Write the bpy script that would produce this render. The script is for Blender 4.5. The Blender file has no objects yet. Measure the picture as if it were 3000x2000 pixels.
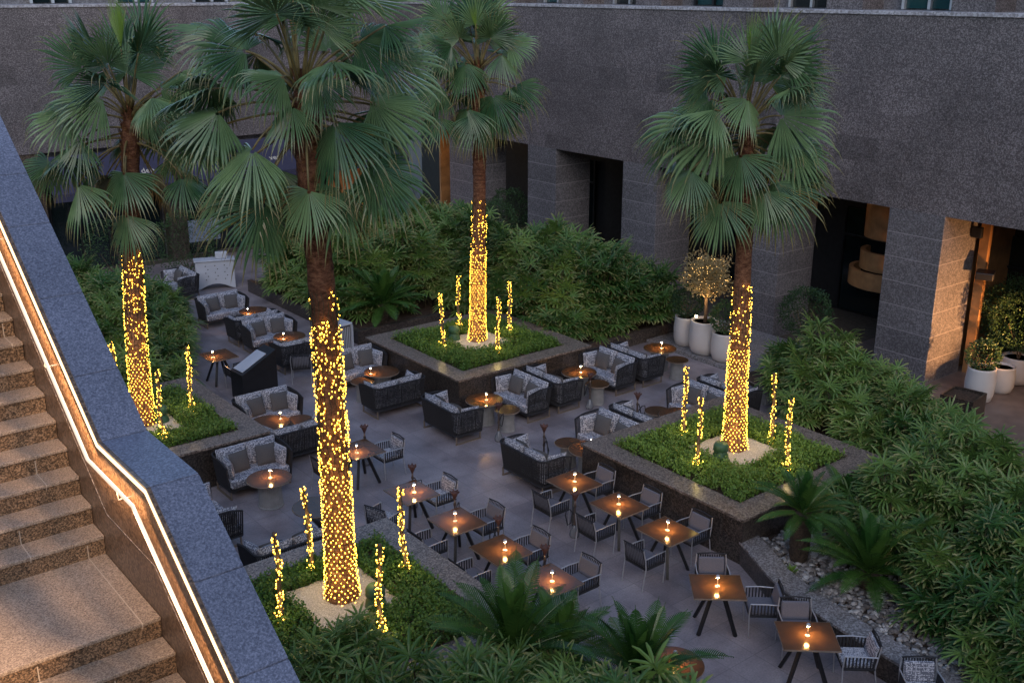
import bpy, math, random
from mathutils import Vector, Matrix, noise as mnoise
R = math.radians
PI = math.pi
scene = bpy.context.scene
col = scene.collection
rnd = random.Random(7)

# ------------------------------------------------------------------ mesh builder
class MB:
    def __init__(s):
        s.v = []; s.f = []; s.tone = None; s.rib = None; s.mi = None; s.m2 = None
    def add(s, vs, fs):
        b = len(s.v); s.v.extend(vs); s.f.extend([tuple(i + b for i in f) for f in fs]); return b
    def box(s, c, d, rz=0.0, M=None):
        x, y, z = d[0] / 2, d[1] / 2, d[2] / 2
        pts = [Vector((a, b, e)) for e in (-z, z) for b in (-y, y) for a in (-x, x)]
        if M is not None: pts = [M @ p for p in pts]
        elif rz: pts = [Matrix.Rotation(rz, 3, 'Z') @ p for p in pts]
        c = Vector(c)
        s.add([tuple(p + c) for p in pts], [(0, 2, 3, 1), (4, 5, 7, 6), (0, 1, 5, 4), (2, 6, 7, 3), (0, 4, 6, 2), (1, 3, 7, 5)])
        return s
    def span(s, x0, x1, y0, y1, z0, z1):
        return s.box(((x0 + x1) / 2, (y0 + y1) / 2, (z0 + z1) / 2), (x1 - x0, y1 - y0, z1 - z0))
    def tube(s, pts, r, n=6, caps=True, closed=False):
        pts = [Vector(p) for p in pts]
        if not isinstance(r, (list, tuple)): r = [r] * len(pts)
        rings = []; up = None
        N = len(pts)
        for i, p in enumerate(pts):
            if closed: t = pts[(i + 1) % N] - pts[i - 1]
            else: t = pts[min(i + 1, N - 1)] - pts[max(i - 1, 0)]
            t.normalize()
            if up is None:
                up = Vector((0, 0, 1)) if abs(t.z) < .9 else Vector((1, 0, 0))
            a = t.cross(up)
            if a.length < 1e-5: a = t.orthogonal()
            a.normalize(); up = a.cross(t).normalized()
            rings.append([tuple(p + (a * math.cos(2 * PI * k / n) + up * math.sin(2 * PI * k / n)) * r[i]) for k in range(n)])
        vs = [v for g in rings for v in g]; fs = []
        M_ = N if closed else N - 1
        for i in range(M_):
            j = (i + 1) % N
            for k in range(n):
                fs.append((i * n + k, i * n + (k + 1) % n, j * n + (k + 1) % n, j * n + k))
        if caps and not closed:
            fs.append(tuple(range(n - 1, -1, -1))); fs.append(tuple((N - 1) * n + k for k in range(n)))
        s.add(vs, fs); return s
    def lathe(s, prof, n=24, c=(0, 0, 0), flute=0.0, nf=0):
        vs = []; fs = []
        m = len(prof)
        for (r, z) in prof:
            for k in range(n):
                a = 2 * PI * k / n
                rr = r * (1 + (flute if (nf and k % 2) else 0))
                vs.append((c[0] + rr * math.cos(a), c[1] + rr * math.sin(a), c[2] + z))
        for i in range(m - 1):
            for k in range(n):
                fs.append((i * n + k, i * n + (k + 1) % n, (i + 1) * n + (k + 1) % n, (i + 1) * n + k))
        if prof[0][0] > 1e-4: fs.append(tuple(range(n - 1, -1, -1)))
        if prof[-1][0] > 1e-4: fs.append(tuple((m - 1) * n + k for k in range(n)))
        s.add(vs, fs); return s
    def prism(s, poly, z0, z1):
        n = len(poly)
        s.add([(x, y, z0) for x, y in poly] + [(x, y, z1) for x, y in poly],
              [tuple(range(n - 1, -1, -1)), tuple(range(n, 2 * n))] + [(i, (i + 1) % n, n + (i + 1) % n, n + i) for i in range(n)])
        return s
    def mesh(s, name, m, smooth=False):
        me = bpy.data.meshes.new(name)
        me.from_pydata([tuple(v) for v in s.v], [], s.f)
        if s.tone is not None:
            at = me.attributes.new('tone', 'FLOAT', 'POINT'); at.data.foreach_set('value', s.tone)
        if s.rib is not None:
            at = me.attributes.new('rib', 'FLOAT', 'POINT'); at.data.foreach_set('value', s.rib)  # 1 on pleat ridges, drives the fold shading in the leaf colour
        if smooth: me.polygons.foreach_set('use_smooth', [True] * len(me.polygons))
        me.materials.append(m)
        if s.mi is not None: me.materials.append(s.m2); me.polygons.foreach_set('material_index', s.mi)
        me.update()
        return me
    def build(s, name, m, parent=None, smooth=False, bevel=0.0, loc=None, auto=False):
        o = bpy.data.objects.new(name, s.mesh(name, m, smooth)); col.objects.link(o)
        if parent is not None: o.parent = parent
        if loc is not None: o.location = loc
        if bevel:
            b = o.modifiers.new('Bevel', 'BEVEL'); b.width = bevel; b.segments = 2; b.limit_method = 'ANGLE'; b.angle_limit = R(50)
        return o

KIDS = {}
def tag(o, label=None, cat=None, group=None, kind=None):
    if label: o['label'] = label
    if cat: o['category'] = cat
    if group: o['group'] = group
    if kind: o['kind'] = kind
    return o
def thing(name, label, cat, loc=(0, 0, 0), rz=0.0, group=None):
    o = bpy.data.objects.new(name, None); col.objects.link(o); o.empty_display_size = .1
    o.location = loc; o.rotation_euler = (0, 0, rz)
    return tag(o, label, cat, group)
def part(name, me, parent, loc=None, rot=None, label=None):
    o = bpy.data.objects.new(name, me); col.objects.link(o); o.parent = parent
    if loc is not None: o.location = loc
    if rot is not None: o.rotation_euler = rot
    if label: o['label'] = label
    return o
def dup(root, loc, rz, label, group=None):
    r = root.copy(); col.objects.link(r); r.location = loc; r.rotation_euler = (0, 0, rz); r['label'] = label
    if group: r['group'] = group
    for ch in list(root.children):
        c = ch.copy(); col.objects.link(c); c.parent = r
        for g in list(ch.children):
            d = g.copy(); col.objects.link(d); d.parent = c
    return r

# ------------------------------------------------------------------ materials
class NT:
    def __init__(s, name):
        s.m = bpy.data.materials.new(name); s.m.use_nodes = True
        s.t = s.m.node_tree; s.n = s.t.nodes; s.b = s.n['Principled BSDF']
        s.out = s.n['Material Output']
    def node(s, typ, **kw):
        nd = s.n.new(typ)
        for k, v in kw.items():
            if k.startswith('_'): setattr(nd, k[1:], v)
            else: nd.inputs[k].default_value = v
        return nd
    def L(s, a, b): s.t.links.new(a, b)
    def math(s, op, a, b=None, c=None):
        nd = s.n.new('ShaderNodeMath'); nd.operation = op
        for i, x in enumerate((a, b, c)):
            if x is None: continue
            if isinstance(x, (int, float)): nd.inputs[i].default_value = x
            else: s.L(x, nd.inputs[i])
        return nd.outputs[0]
    def mix(s, f, a, b, mode='MIX'):
        nd = s.n.new('ShaderNodeMix'); nd.data_type = 'RGBA'; nd.blend_type = mode
        for i, x in ((0, f), (6, a), (7, b)):
            if isinstance(x, (int, float)): nd.inputs[i].default_value = x
            elif isinstance(x, tuple): nd.inputs[i].default_value = (*x, 1) if len(x) == 3 else x
            else: s.L(x, nd.inputs[i])
        return nd.outputs[2]
    def ramp(s, f, stops, interp='LINEAR'):
        nd = s.n.new('ShaderNodeValToRGB'); cr = nd.color_ramp; cr.interpolation = interp
        while len(cr.elements) < len(stops): cr.elements.new(.5)
        for e, (p, c) in zip(cr.elements, stops):
            e.position = p; e.color = (*c, 1) if len(c) == 3 else c
        s.L(f, nd.inputs[0]); return nd.outputs[0]
    def pos(s, kind='Object'):
        return s.n.new('ShaderNodeTexCoord').outputs[kind]
    def noise(s, vec, scale, detail=2.0, rough=.5, out=0):
        nd = s.n.new('ShaderNodeTexNoise'); nd.inputs['Scale'].default_value = scale
        nd.inputs['Detail'].default_value = detail; nd.inputs['Roughness'].default_value = rough
        s.L(vec, nd.inputs['Vector']); return nd.outputs[out]
    def voro(s, vec, scale, out='Distance', feature='F1', metric='EUCLIDEAN', rand=1.0):
        nd = s.n.new('ShaderNodeTexVoronoi'); nd.feature = feature; nd.distance = metric
        nd.inputs['Scale'].default_value = scale; nd.inputs['Randomness'].default_value = rand
        s.L(vec, nd.inputs['Vector']); return nd.outputs[out]
    def sep(s, vec):
        nd = s.n.new('ShaderNodeSeparateXYZ'); s.L(vec, nd.inputs[0]); return nd.outputs
    def comb(s, x, y, z):
        nd = s.n.new('ShaderNodeCombineXYZ')
        for i, q in enumerate((x, y, z)):
            if isinstance(q, (int, float)): nd.inputs[i].default_value = q
            else: s.L(q, nd.inputs[i])
        return nd.outputs[0]
    def wn(s, vec):
        nd = s.n.new('ShaderNodeTexWhiteNoise'); s.L(vec, nd.inputs['Vector']); return nd.outputs[0]
    def bump(s, h, strength=.3, dist=.01):
        nd = s.n.new('ShaderNodeBump'); nd.inputs['Strength'].default_value = strength; nd.inputs['Distance'].default_value = dist
        s.L(h, nd.inputs['Height']); s.L(nd.outputs[0], s.b.inputs['Normal'])
    def color(s, c):
        if isinstance(c, tuple): s.b.inputs['Base Color'].default_value = (*c, 1)
        else: s.L(c, s.b.inputs['Base Color'])
        return s
    def rough(s, r):
        if isinstance(r, (int, float)): s.b.inputs['Roughness'].default_value = r
        else: s.L(r, s.b.inputs['Roughness'])
        return s
    def spec(s, v): s.b.inputs['Specular IOR Level'].default_value = v; return s
    def metal(s, v): s.b.inputs['Metallic'].default_value = v; return s

def plain(name, c, rough=.6, metal=0.0, var=.25, scale=8.0, spec=.4):
    k = NT(name); p = k.pos(); n = k.noise(p, scale, 3)
    f = k.ramp(n, [(.3, tuple(x * (1 - var) for x in c)), (.7, tuple(min(1, x * (1 + var)) for x in c))])
    k.color(f).rough(rough).metal(metal).spec(spec); return k.m

def granite(name, dark, mid, light, grain=45.0, course=0.0, panel=1.2, joint=None, tint=.12, rough=.55, blotch=.5, jw=.02, yaxis=False, bump=.15, vw=.5, sp=1.0):
    k = NT(name); p = k.pos()
    v = k.voro(p, grain, 'Color')
    g1 = k.sep(v)[0]
    n = k.noise(p, grain * .55, 3, .6)
    mixv = k.math('ADD', k.math('MULTIPLY', g1, vw), k.math('MULTIPLY', n, 1 - vw))
    c = k.ramp(mixv, [(.5 - .22 * sp, dark), (.5, mid), (.5 + .22 * sp, light)])
    big = k.noise(p, .55, 3, .6)
    c = k.mix(1.0, c, k.ramp(big, [(.3, (1 - blotch * .5,) * 3), (.7, (1 + blotch * .35,) * 3)]), 'MULTIPLY')
    xs = k.sep(p); u = k.math('ADD', xs[0], xs[1])
    if course:
        row = k.math('DIVIDE', xs[2] if not yaxis else xs[1], course)
        rowi = k.math('FLOOR', row)
        uu = k.math('ADD', k.math('DIVIDE', u, panel), k.math('MULTIPLY', k.math('FRACT', k.math('MULTIPLY', rowi, .5)), 1.0))
        w = k.wn(k.comb(rowi, k.math('FLOOR', uu), 3.3))
        c = k.mix(1.0, c, k.ramp(w, [(0, (1 - tint * 2.2,) * 3), (.12, (1 - tint * .5,) * 3), (1, (1 + tint,) * 3)]), 'MULTIPLY')
        if joint is not None:
            fr = k.math('FRACT', row)
            j = k.math('LESS_THAN', fr, jw / course)
            c = k.mix(j, c, joint)
            if yaxis is False and panel < 50:
                j2 = k.math('LESS_THAN', k.math('FRACT', uu), jw * .5 / panel)
                c = k.mix(k.math('MULTIPLY', j2, .35), c, joint)
    if name.startswith('step'):
        jx = k.math('LESS_THAN', k.math('FRACT', k.math('ADD', k.math('DIVIDE', xs[0], 1.15), k.math('MULTIPLY', k.math('FLOOR', k.math('DIVIDE', xs[2], .17)), .37))), .007)
        c = k.mix(k.math('MULTIPLY', jx, .8), c, (.5, .44, .36))
    k.color(c).rough(rough)
    if bump: k.bump(mixv, bump, .004)
    return k.m

M = {}
M['facade'] = granite('facade_granite', (.046, .038, .039), (.096, .082, .083), (.2, .177, .18), grain=42, course=.62, panel=1.35, joint=(.075, .065, .067), tint=.13, jw=.014, blotch=.45, vw=.3, sp=.75)
M['pillar'] = granite('pillar_granite', (.075, .07, .075), (.12, .112, .12), (.2, .19, .2), grain=33, course=.645, panel=99, joint=(.27, .25, .26), tint=.06, jw=.02, blotch=.4, vw=.3, sp=.75)
M['ledge'] = granite('ledge_granite', (.2, .19, .2), (.3, .29, .31), (.42, .42, .45), grain=20, tint=0, blotch=.3)
M['coping'] = granite('flamed_coping_granite', (.075, .084, .122), (.125, .138, .192), (.205, .222, .295), grain=105, tint=0, blotch=.5, rough=.5, vw=.18, sp=.62)  # blue of the sky light is worked into this stone colour
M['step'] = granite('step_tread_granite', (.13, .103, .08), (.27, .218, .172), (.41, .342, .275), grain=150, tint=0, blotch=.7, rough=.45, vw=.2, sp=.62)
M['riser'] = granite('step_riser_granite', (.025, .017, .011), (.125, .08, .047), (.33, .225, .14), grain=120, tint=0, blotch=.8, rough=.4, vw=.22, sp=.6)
M['parapet'] = granite('parapet_granite', (.055, .033, .02), (.12, .075, .045), (.2, .13, .085), grain=60, tint=0, blotch=.4, rough=.35)
M['planter'] = granite('planter_granite', (.016, .012, .01), (.05, .04, .034), (.105, .085, .07), grain=40, course=5, panel=.95, joint=(.13, .12, .12), tint=.12, jw=.012, rough=.28)
M['planter_cap'] = granite('planter_cap_granite', (.06, .045, .036), (.17, .13, .105), (.31, .25, .21), grain=42, tint=0, blotch=.3, rough=.32)
M['kerb'] = granite('kerb_granite', (.1, .09, .085), (.2, .18, .175), (.34, .32, .32), grain=40, tint=0, blotch=.3, rough=.5)

def floor_mat():
    k = NT('terrace_stone_floor'); p = k.pos(); xs = k.sep(p)
    a = k.math('DIVIDE', xs[0], .6); b = k.math('DIVIDE', xs[1], .9)
    w = k.wn(k.comb(k.math('FLOOR', a), k.math('FLOOR', b), 1.0))
    n = k.noise(p, 1.3, 5, .62); n2 = k.noise(p, 34, 3, .6)
    c = k.ramp(n, [(.32, (.2, .172, .18)), (.52, (.29, .252, .262)), (.7, (.38, .335, .34))])
    c = k.mix(.55, c, k.ramp(n2, [(.3, (.6, .6, .62)), (.7, (1.25, 1.22, 1.22))]), 'MULTIPLY')
    c = k.mix(1.0, c, k.ramp(w, [(0, (.88, .88, .89)), (1, (1.08, 1.07, 1.06))]), 'MULTIPLY')
    j = k.math('MAXIMUM', k.math('LESS_THAN', k.math('FRACT', a), .02), k.math('LESS_THAN', k.math('FRACT', b), .014))
    c = k.mix(k.math('MULTIPLY', j, .6), c, (.12, .11, .115))
    k.color(c); k.rough(k.ramp(n, [(.3, (.3,) * 3), (.7, (.52,) * 3)])); k.spec(.5)
    k.bump(n2, .1, .002)
    return k.m
M['floor'] = floor_mat()
M['ground'] = plain('ground_earth', (.09, .075, .06), .9)
M['soil'] = plain('bed_soil', (.055, .034, .022), .95, var=.5, scale=18)
M['arcade_floor'] = plain('arcade_paving', (.17, .13, .115), .4, var=.2, scale=3)

def leafmat(name, deep, fresh, tipc, rough=.5, tipstart=.72, trans=.18):
    k = NT(name)
    at = k.n.new('ShaderNodeAttribute'); at.attribute_name = 'tone'
    oi = k.n.new('ShaderNodeObjectInfo')
    p = k.pos(); n = k.noise(p, 2.2, 2)
    f = k.math('ADD', k.math('MULTIPLY', n, .65), k.math('MULTIPLY', oi.outputs['Random'], .45))
    c = k.ramp(f, [(.3, deep), (.75, fresh)])
    t = k.ramp(at.outputs['Fac'], [(tipstart, (0, 0, 0)), (1.0, (1, 1, 1))])
    c = k.mix(k.math('MULTIPLY', t, .85), c, tipc)
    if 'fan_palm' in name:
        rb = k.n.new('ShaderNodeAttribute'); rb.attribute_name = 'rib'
        c = k.mix(1.0, c, k.ramp(rb.outputs['Fac'], [(0, (.68, .7, .68)), (1, (1.2, 1.17, 1.1))]), 'MULTIPLY')  # pleat valleys darker, ridges lighter: fold shading put into the leaf colour
    k.color(c).rough(rough).spec(.35)
    tr = k.n.new('ShaderNodeBsdfTranslucent'); k.L(c, tr.inputs['Color'])
    ms = k.n.new('ShaderNodeMixShader'); ms.inputs[0].default_value = trans
    k.L(k.b.outputs[0], ms.inputs[1]); k.L(tr.outputs[0], ms.inputs[2]); k.L(ms.outputs[0], k.out.inputs['Surface'])
    return k.m
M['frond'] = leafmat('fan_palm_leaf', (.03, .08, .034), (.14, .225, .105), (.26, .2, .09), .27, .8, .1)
M['frond_young'] = leafmat('young_fan_palm_leaf', (.11, .2, .03), (.17, .28, .045), (.2, .22, .06), .45)
M['frond_dry'] = leafmat('dry_fan_palm_leaf', (.06, .055, .025), (.13, .11, .05), (.2, .16, .08), .7, .6, .08)
M['petiole'] = plain('palm_petiole', (.13, .1, .035), .5, var=.4)
M['rhapis'] = leafmat('lady_palm_leaf', (.034, .098, .022), (.155, .255, .06), (.34, .3, .12), .33, .6)
M['cane'] = plain('lady_palm_cane', (.06, .045, .025), .8)
M['cycad'] = leafmat('sago_leaf', (.022, .075, .016), (.075, .16, .03), (.13, .17, .04), .27, .85)
M['cycad_trunk'] = plain('sago_trunk', (.045, .032, .022), .9, var=.6, scale=25)
M['cover'] = leafmat('ground_cover_leaf', (.06, .14, .02), (.19, .3, .048), (.14, .24, .05), .45, .9)
M['box'] = leafmat('boxwood_leaf', (.02, .055, .02), (.05, .1, .035), (.06, .1, .03), .5, .9)
M['olive'] = leafmat('olive_leaf', (.2, .16, .075), (.36, .29, .14), (.36, .28, .13), .5, .9)  # warm glow of the fairy lights is mixed into this golden leaf colour
def trunkmat(name, a, b, c3):
    k = NT(name); p = k.pos()
    xs = k.sep(p); q = k.comb(xs[0], xs[1], k.math('MULTIPLY', xs[2], 2.2))
    n = k.noise(q, 9, 5, .7); n2 = k.noise(q, 40, 3, .6)
    c = k.ramp(n, [(.32, a), (.5, b), (.68, c3)])
    c = k.mix(.7, c, k.ramp(n2, [(.3, (.45, .45, .45)), (.7, (1.35, 1.3, 1.25))]), 'MULTIPLY')
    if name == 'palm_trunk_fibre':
        c = k.mix(1.0, c, k.ramp(k.math('DIVIDE', xs[2], 5.0), [(.3, (2.3, 2.3, 2.2)), (.9, (.85, .75, .7))]), 'MULTIPLY')  # lower trunk brightened in its colour to carry the string lights' glow
    k.color(c).rough(.9).spec(.15); k.bump(k.math('ADD', n, k.math('MULTIPLY', n2, .5)), .8, .03)
    return k.m
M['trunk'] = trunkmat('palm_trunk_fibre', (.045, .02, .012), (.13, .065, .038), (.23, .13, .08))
M['boot'] = trunkmat('palm_leaf_boot', (.04, .017, .009), (.12, .05, .022), (.22, .12, .055))
M['bark'] = plain('grey_bark', (.11, .075, .05), .9, var=.4, scale=20)

def fabric(name, bg, fg, scale=15.0):
    k = NT(name); p = k.pos()
    n = k.noise(p, 6, 2, .5, 1)
    q = k.mix(.06, p, n)
    v = k.voro(q, scale, 'Distance', 'F2', 'CHEBYCHEV', .25)
    v2 = k.voro(q, scale * 1.9, 'Distance', 'F1', 'MANHATTAN', .5)
    f = k.math('ADD', k.math('MULTIPLY', v, .6), k.math('MULTIPLY', v2, .5))
    c = k.ramp(f, [(.44, fg), (.52, bg), (.66, bg), (.74, fg)])
    k.color(c).rough(.9).spec(.1)
    return k.m
M['pattern'] = fabric('patterned_outdoor_fabric', (.56, .56, .6), (.15, .155, .185), 18)
M['grey_fabric'] = plain('grey_fabric', (.105, .1, .1), .95, var=.12, scale=60, spec=.1)
M['chair_fabric'] = plain('slate_chair_fabric', (.14, .14, .165), .95, var=.12, scale=60, spec=.1)
M['rope'] = plain('charcoal_rope', (.022, .022, .026), .75, var=.4, scale=80)
M['bronze'] = plain('bronze_leg', (.17, .13, .095), .45, var=.15)
M['steel'] = plain('pale_metal', (.5, .5, .52), .35, .6, var=.1)
M['black'] = plain('black_metal', (.012, .012, .014), .45, var=.2)
M['wood_top'] = plain('dark_bronze_table_top', (.075, .039, .019), .17, var=.25, scale=2.5, spec=.35)
M['wood_edge'] = plain('table_edge', (.22, .17, .13), .4)
M['drum'] = plain('ribbed_drum', (.24, .235, .23), .45, var=.12)
M['white'] = plain('white_ceramic', (.55, .52, .5), .55, var=.06, scale=2)
M['white_paint'] = plain('white_lacquer', (.46, .48, .53), .4, var=.05, scale=2)
M['awning'] = plain('navy_awning', (.036, .036, .068), .85, var=.1)
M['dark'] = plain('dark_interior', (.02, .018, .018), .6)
M['wood_warm'] = plain('warm_wood', (.33, .17, .07), .5, var=.3, scale=3)
M['green_plastic'] = plain('green_plastic', (.045, .11, .055), .5, var=.15)
M['cord'] = plain('dark_cord', (.02, .03, .012), .8)
M['shisha'] = plain('hookah_metal', (.12, .09, .075), .35, .5, var=.3)
M['clay'] = plain('hookah_clay', (.1, .045, .035), .6, var=.3)
M['panelblue'] = plain('blue_grey_panel', (.22, .26, .33), .6, var=.1, scale=2)
def pebblemat():
    k = NT('pebble_stone'); p = k.pos(); oi = k.n.new('ShaderNodeAttribute'); oi.attribute_name = 'tone'
    c = k.ramp(oi.outputs['Fac'], [(0, (.1, .085, .075)), (.5, (.25, .23, .22)), (1, (.5, .48, .46))])
    c = k.mix(.4, c, k.ramp(k.noise(p, 40, 2), [(.3, (.6, .6, .6)), (.7, (1.2, 1.2, 1.2))]), 'MULTIPLY')
    k.color(c).rough(.7); return k.m
M['pebble'] = pebblemat()
def gravelmat():
    k = NT('pale_gravel'); p = k.pos(); v = k.voro(p, 70, 'Color'); g = k.sep(v)[0]
    k.color(k.ramp(g, [(0, (.42, .36, .28)), (.6, (.62, .54, .43)), (1, (.78, .7, .6))])).rough(.9); k.bump(k.voro(p, 70), .6, .01); return k.m
M['gravel'] = gravelmat()
def glassmat(name, c, r=.06):
    k = NT(name); k.color(c).rough(r); k.spec(.7); return k.m
M['glass'] = glassmat('dark_window_glass', (.008, .014, .016))
M['teal_glass'] = glassmat('teal_window_glass', (.01, .045, .05))
def clearglass():
    k = NT('hookah_glass'); k.color((.35, .36, .38)).rough(.08); k.b.inputs['Transmission Weight'].default_value = .6; return k.m
M['hglass'] = clearglass()
def emis(name, c, s, sampling=None):
    k = NT(name); k.color((0.02, .02, .02)); k.b.inputs['Emission Color'].default_value = (*c, 1); k.b.inputs['Emission Strength'].default_value = s
    if sampling: k.m.cycles.emission_sampling = sampling
    return k.m
M['bulb'] = emis('warm_bulb', (1.0, .55, .06), 1.9)
M['bulb_tip'] = emis('warm_bulb_tip', (1.0, .46, .045), 62.0)
M['bulb_olive'] = emis('olive_bulb', (1.0, .58, .18), 7.0)
M['led'] = emis('led_strip_glow', (1.0, .66, .34), 3.6)
M['rail_led'] = emis('handrail_led_glow', (1.0, .8, .62), 1.05)
M['lamp_glow'] = emis('table_lamp_glow', (1.0, .5, .15), 720.0)
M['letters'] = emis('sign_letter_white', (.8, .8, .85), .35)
M['spot'] = emis('spot_glow', (1.0, .8, .45), 12.0)

# ------------------------------------------------------------------ setting
def struct(name, mb, m, **k):
    o = mb.build(name, m, **k); o['kind'] = 'structure'; return o
g = MB(); g.add([(-150, -150, 0), (150, -150, 0), (150, 150, 0), (-150, 150, 0)], [(0, 1, 2, 3)]); struct('ground', g, M['ground'])
g = MB(); g.add([(-4, -2, .004), (25, -2, .004), (25, 39.3, .004), (-4, 39.3, .004)], [(0, 1, 2, 3)]); struct('terrace_floor', g, M['floor'])
g = MB(); g.add([(22, -2, .008), (30, -2, .008), (30, 17.2, .008), (25.0, 17.2, .008), (25.0, 14.0, .008), (22.6, 12.4, .008), (22, 10, .008)], [(0, 1, 2, 3, 4, 5, 6)]); struct('arcade_paving', g, M['arcade_floor'])
g = MB(); g.span(21.75, 25.0, 17.2, 21.1, 0.0, .12); struct('raised_pavement', g, M['kerb'], bevel=.01)

# --- the building: two wings round the courtyard
W_X, D_Y, Z_B, Z_T = 25.0, 39.35, 4.5, 9.3
bld = thing('hotel_building', 'dark speckled granite building wrapping the courtyard with a pillared ground floor arcade', 'building')
w = MB(); w.span(W_X, 26.7, -6, 41.0, Z_B, Z_T); w.build('upper_or_added_wall', M['facade'], bld)
w = MB(); w.span(-8, W_X - .003, D_Y, 41.0, Z_B, Z_T); w.build('upper_or_added_wall', M['facade'], bld)
l = MB(); l.span(W_X - .05, 26.9, -6, 41.2, Z_T, Z_T + .1); l.build('ledge', M['ledge'], bld, bevel=.015)
l = MB(); l.span(-8, W_X - .053, D_Y - .05, 41.2, Z_T, Z_T + .1); l.build('ledge', M['ledge'], bld, bevel=.015)
w = MB(); w.span(-16, -15, -16, 41, 0, 13.5); w.build('upper_or_added_wall', M['facade'], bld)  # two unseen wings added behind the camera, cutting flat light from there
w = MB(); w.span(-14.99, 31, -16, -15, 0, 13.5); w.build('upper_or_added_wall', M['facade'], bld)
for k in range(-2, 7):
    yc = 14.86 + 5.0 * (k - 1) if k < 6 else 14.86 + 5 * 5
    if k == 6: continue
    p = MB(); p.span(W_X + .002, 26.66, yc - .79, yc + .79, 0, Z_B - .001); p.build('pillar', M['pillar'], bld, bevel=.012)
# arcade interior
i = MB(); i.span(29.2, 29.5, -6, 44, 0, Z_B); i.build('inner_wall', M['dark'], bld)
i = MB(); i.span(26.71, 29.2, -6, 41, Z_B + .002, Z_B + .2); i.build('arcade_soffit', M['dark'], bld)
i = MB(); i.span(26.9, 29.19, 14.3, 14.5, 0, 4.45); i.build('wooden_screen', M['wood_warm'], bld)
for yy, yl in ((31.4, 3.0), (26.3, 3.2), (21.3, 3.2), (16.5, 3.2), (11.5, 3.4)):
    i = MB(); i.span(29.08, 29.17, yy, yy + yl, .1, 3.4); o = i.build('window', M['glass'], bld)
    f = MB()
    for t in (0, .5, 1): f.span(29.02, 29.075, yy + yl * t - .03, yy + yl * t + .03, .1, 3.4)
    f.span(29.021, 29.074, yy + .03, yy + yl / 2 - .03, 2.5, 2.56); f.span(29.021, 29.074, yy + yl / 2 + .03, yy + yl - .03, 2.5, 2.56); f.build('frame', M['black'], o)
# curved wooden bar counter seen through the arcade
i = MB()
for (r0, z0, z1) in ((1.0, 1.55, 2.05), (.75, 2.05, 2.6), (.7, 3.0, 4.3)):
    n = 24
    pts = [(27.9 + r0 * math.cos(a), 17.3 + r0 * 1.15 * math.sin(a)) for a in [PI * .45 + PI * 1.1 * t / n for t in range(n + 1)]]
    inn = [(27.9 + (r0 - .12) * math.cos(a), 17.3 + (r0 - .12) * 1.15 * math.sin(a)) for a in [PI * .45 + PI * 1.1 * t / n for t in range(n + 1)]]
    i.prism(pts + inn[::-1], z0, z1)
i.build('curved_wood_balcony', M['wood_warm'], bld)
# wood door frame and black fittings beyond the nearest pillar
i = MB()
for t in range(4): i.span(26.72 + t * .12, 26.8 + t * .12, 13.75 + t * .05, 13.99, 0, 4.4)
i.build('wood_trim', M['wood_warm'], bld)
i = MB(); i.box((26.35, 13.9, 3.95), (.12, .3, .3)); i.build('black_wall_fitting', M['black'], bld, bevel=.03)
i = MB(); i.box((26.5, 13.6, 2.85), (.5, .45, .2), rz=.4); i.build('black_wall_fitting', M['black'], bld, bevel=.03)
# warm-lit shop interior in the corner and behind the awnings
i = MB(); i.span(26.8, 28.3, 38.9, 39.0, 0, 4.3); i.build('warm_shop_wall', M['wood_warm'], bld)
i = MB(); i.span(-8, 23.9, 39.9, 40.1, 0, Z_B); i.build('shop_wall', M['pillar'], bld)
for xc in (10.0, 15.0, 20.0):
    p = MB(); p.span(xc - .35, xc + .35, D_Y + .05, 39.9, 0, Z_B - .001); p.build('pillar', M['planter'], bld)
for (xa, xb) in ((10.5, 14.5), (15.5, 19.5), (20.5, 23.8)):
    d = MB(); d.span(xa, xb, 39.8, 39.88, .1, 3.2); o = d.build('shopfront_window', M['glass'], bld)
    f = MB()
    for t in range(5): f.span(xa + (xb - xa) * t / 4 - .04, xa + (xb - xa) * t / 4 + .04, 39.74, 39.79, .1, 3.2)
    f.build('frame', M['black'], o)
d = MB(); d.span(21.6, 23.3, 39.7, 39.735, .1, 3.0); d.build('wood_door', M['wood_warm'], bld)
# upper storey behind the ledge
w = MB(); w.span(26.3, 26.6, -6, 40.6, Z_T + .1, 12.6); w.build('upper_storey_wall', M['pillar'], bld)
w = MB(); w.span(-8, 26.29, 40.6, 40.9, Z_T + .1, 12.6); w.build('upper_storey_wall', M['pillar'], bld)
for k in range(-2, 9):
    yc = 14.25 + 3.62 * (k - 1)
    if yc > 38: break
    p = MB(); p.span(25.35, 26.29, yc - .56, yc + .56, Z_T + .101, 12.6); p.build('pier', M['facade'], bld)
    wn_ = MB(); wn_.span(26.2, 26.28, yc + 1.0, yc + 2.35, Z_T + .14, 12.3); o = wn_.build('window', M['teal_glass'] if k % 2 else M['glass'], bld)
    f = MB()
    for t in (0, .45, 1): f.span(26.08, 26.19, yc + 1.0 + 1.35 * t - .04, yc + 1.0 + 1.35 * t + .04, Z_T + .12, 12.3)
    f.build('frame', M['steel'] if k % 3 else M['black'], o)
for k in range(0, 9):
    xc = 5.2 + 2.9 * k
    if xc > 25: break
    wn_ = MB(); wn_.span(xc, xc + 1.3, 40.5, 40.58, Z_T + .14, 12.3); o = wn_.build('window', M['teal_glass'] if k % 2 else M['glass'], bld)
    f = MB()
    for t in (0, .55, 1): f.span(xc + 1.3 * t - .05, xc + 1.3 * t + .05, 40.38, 40.49, Z_T + .12, 12.3)
    f.build('frame', M['steel'] if k % 3 else M['ledge'], o)

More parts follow.
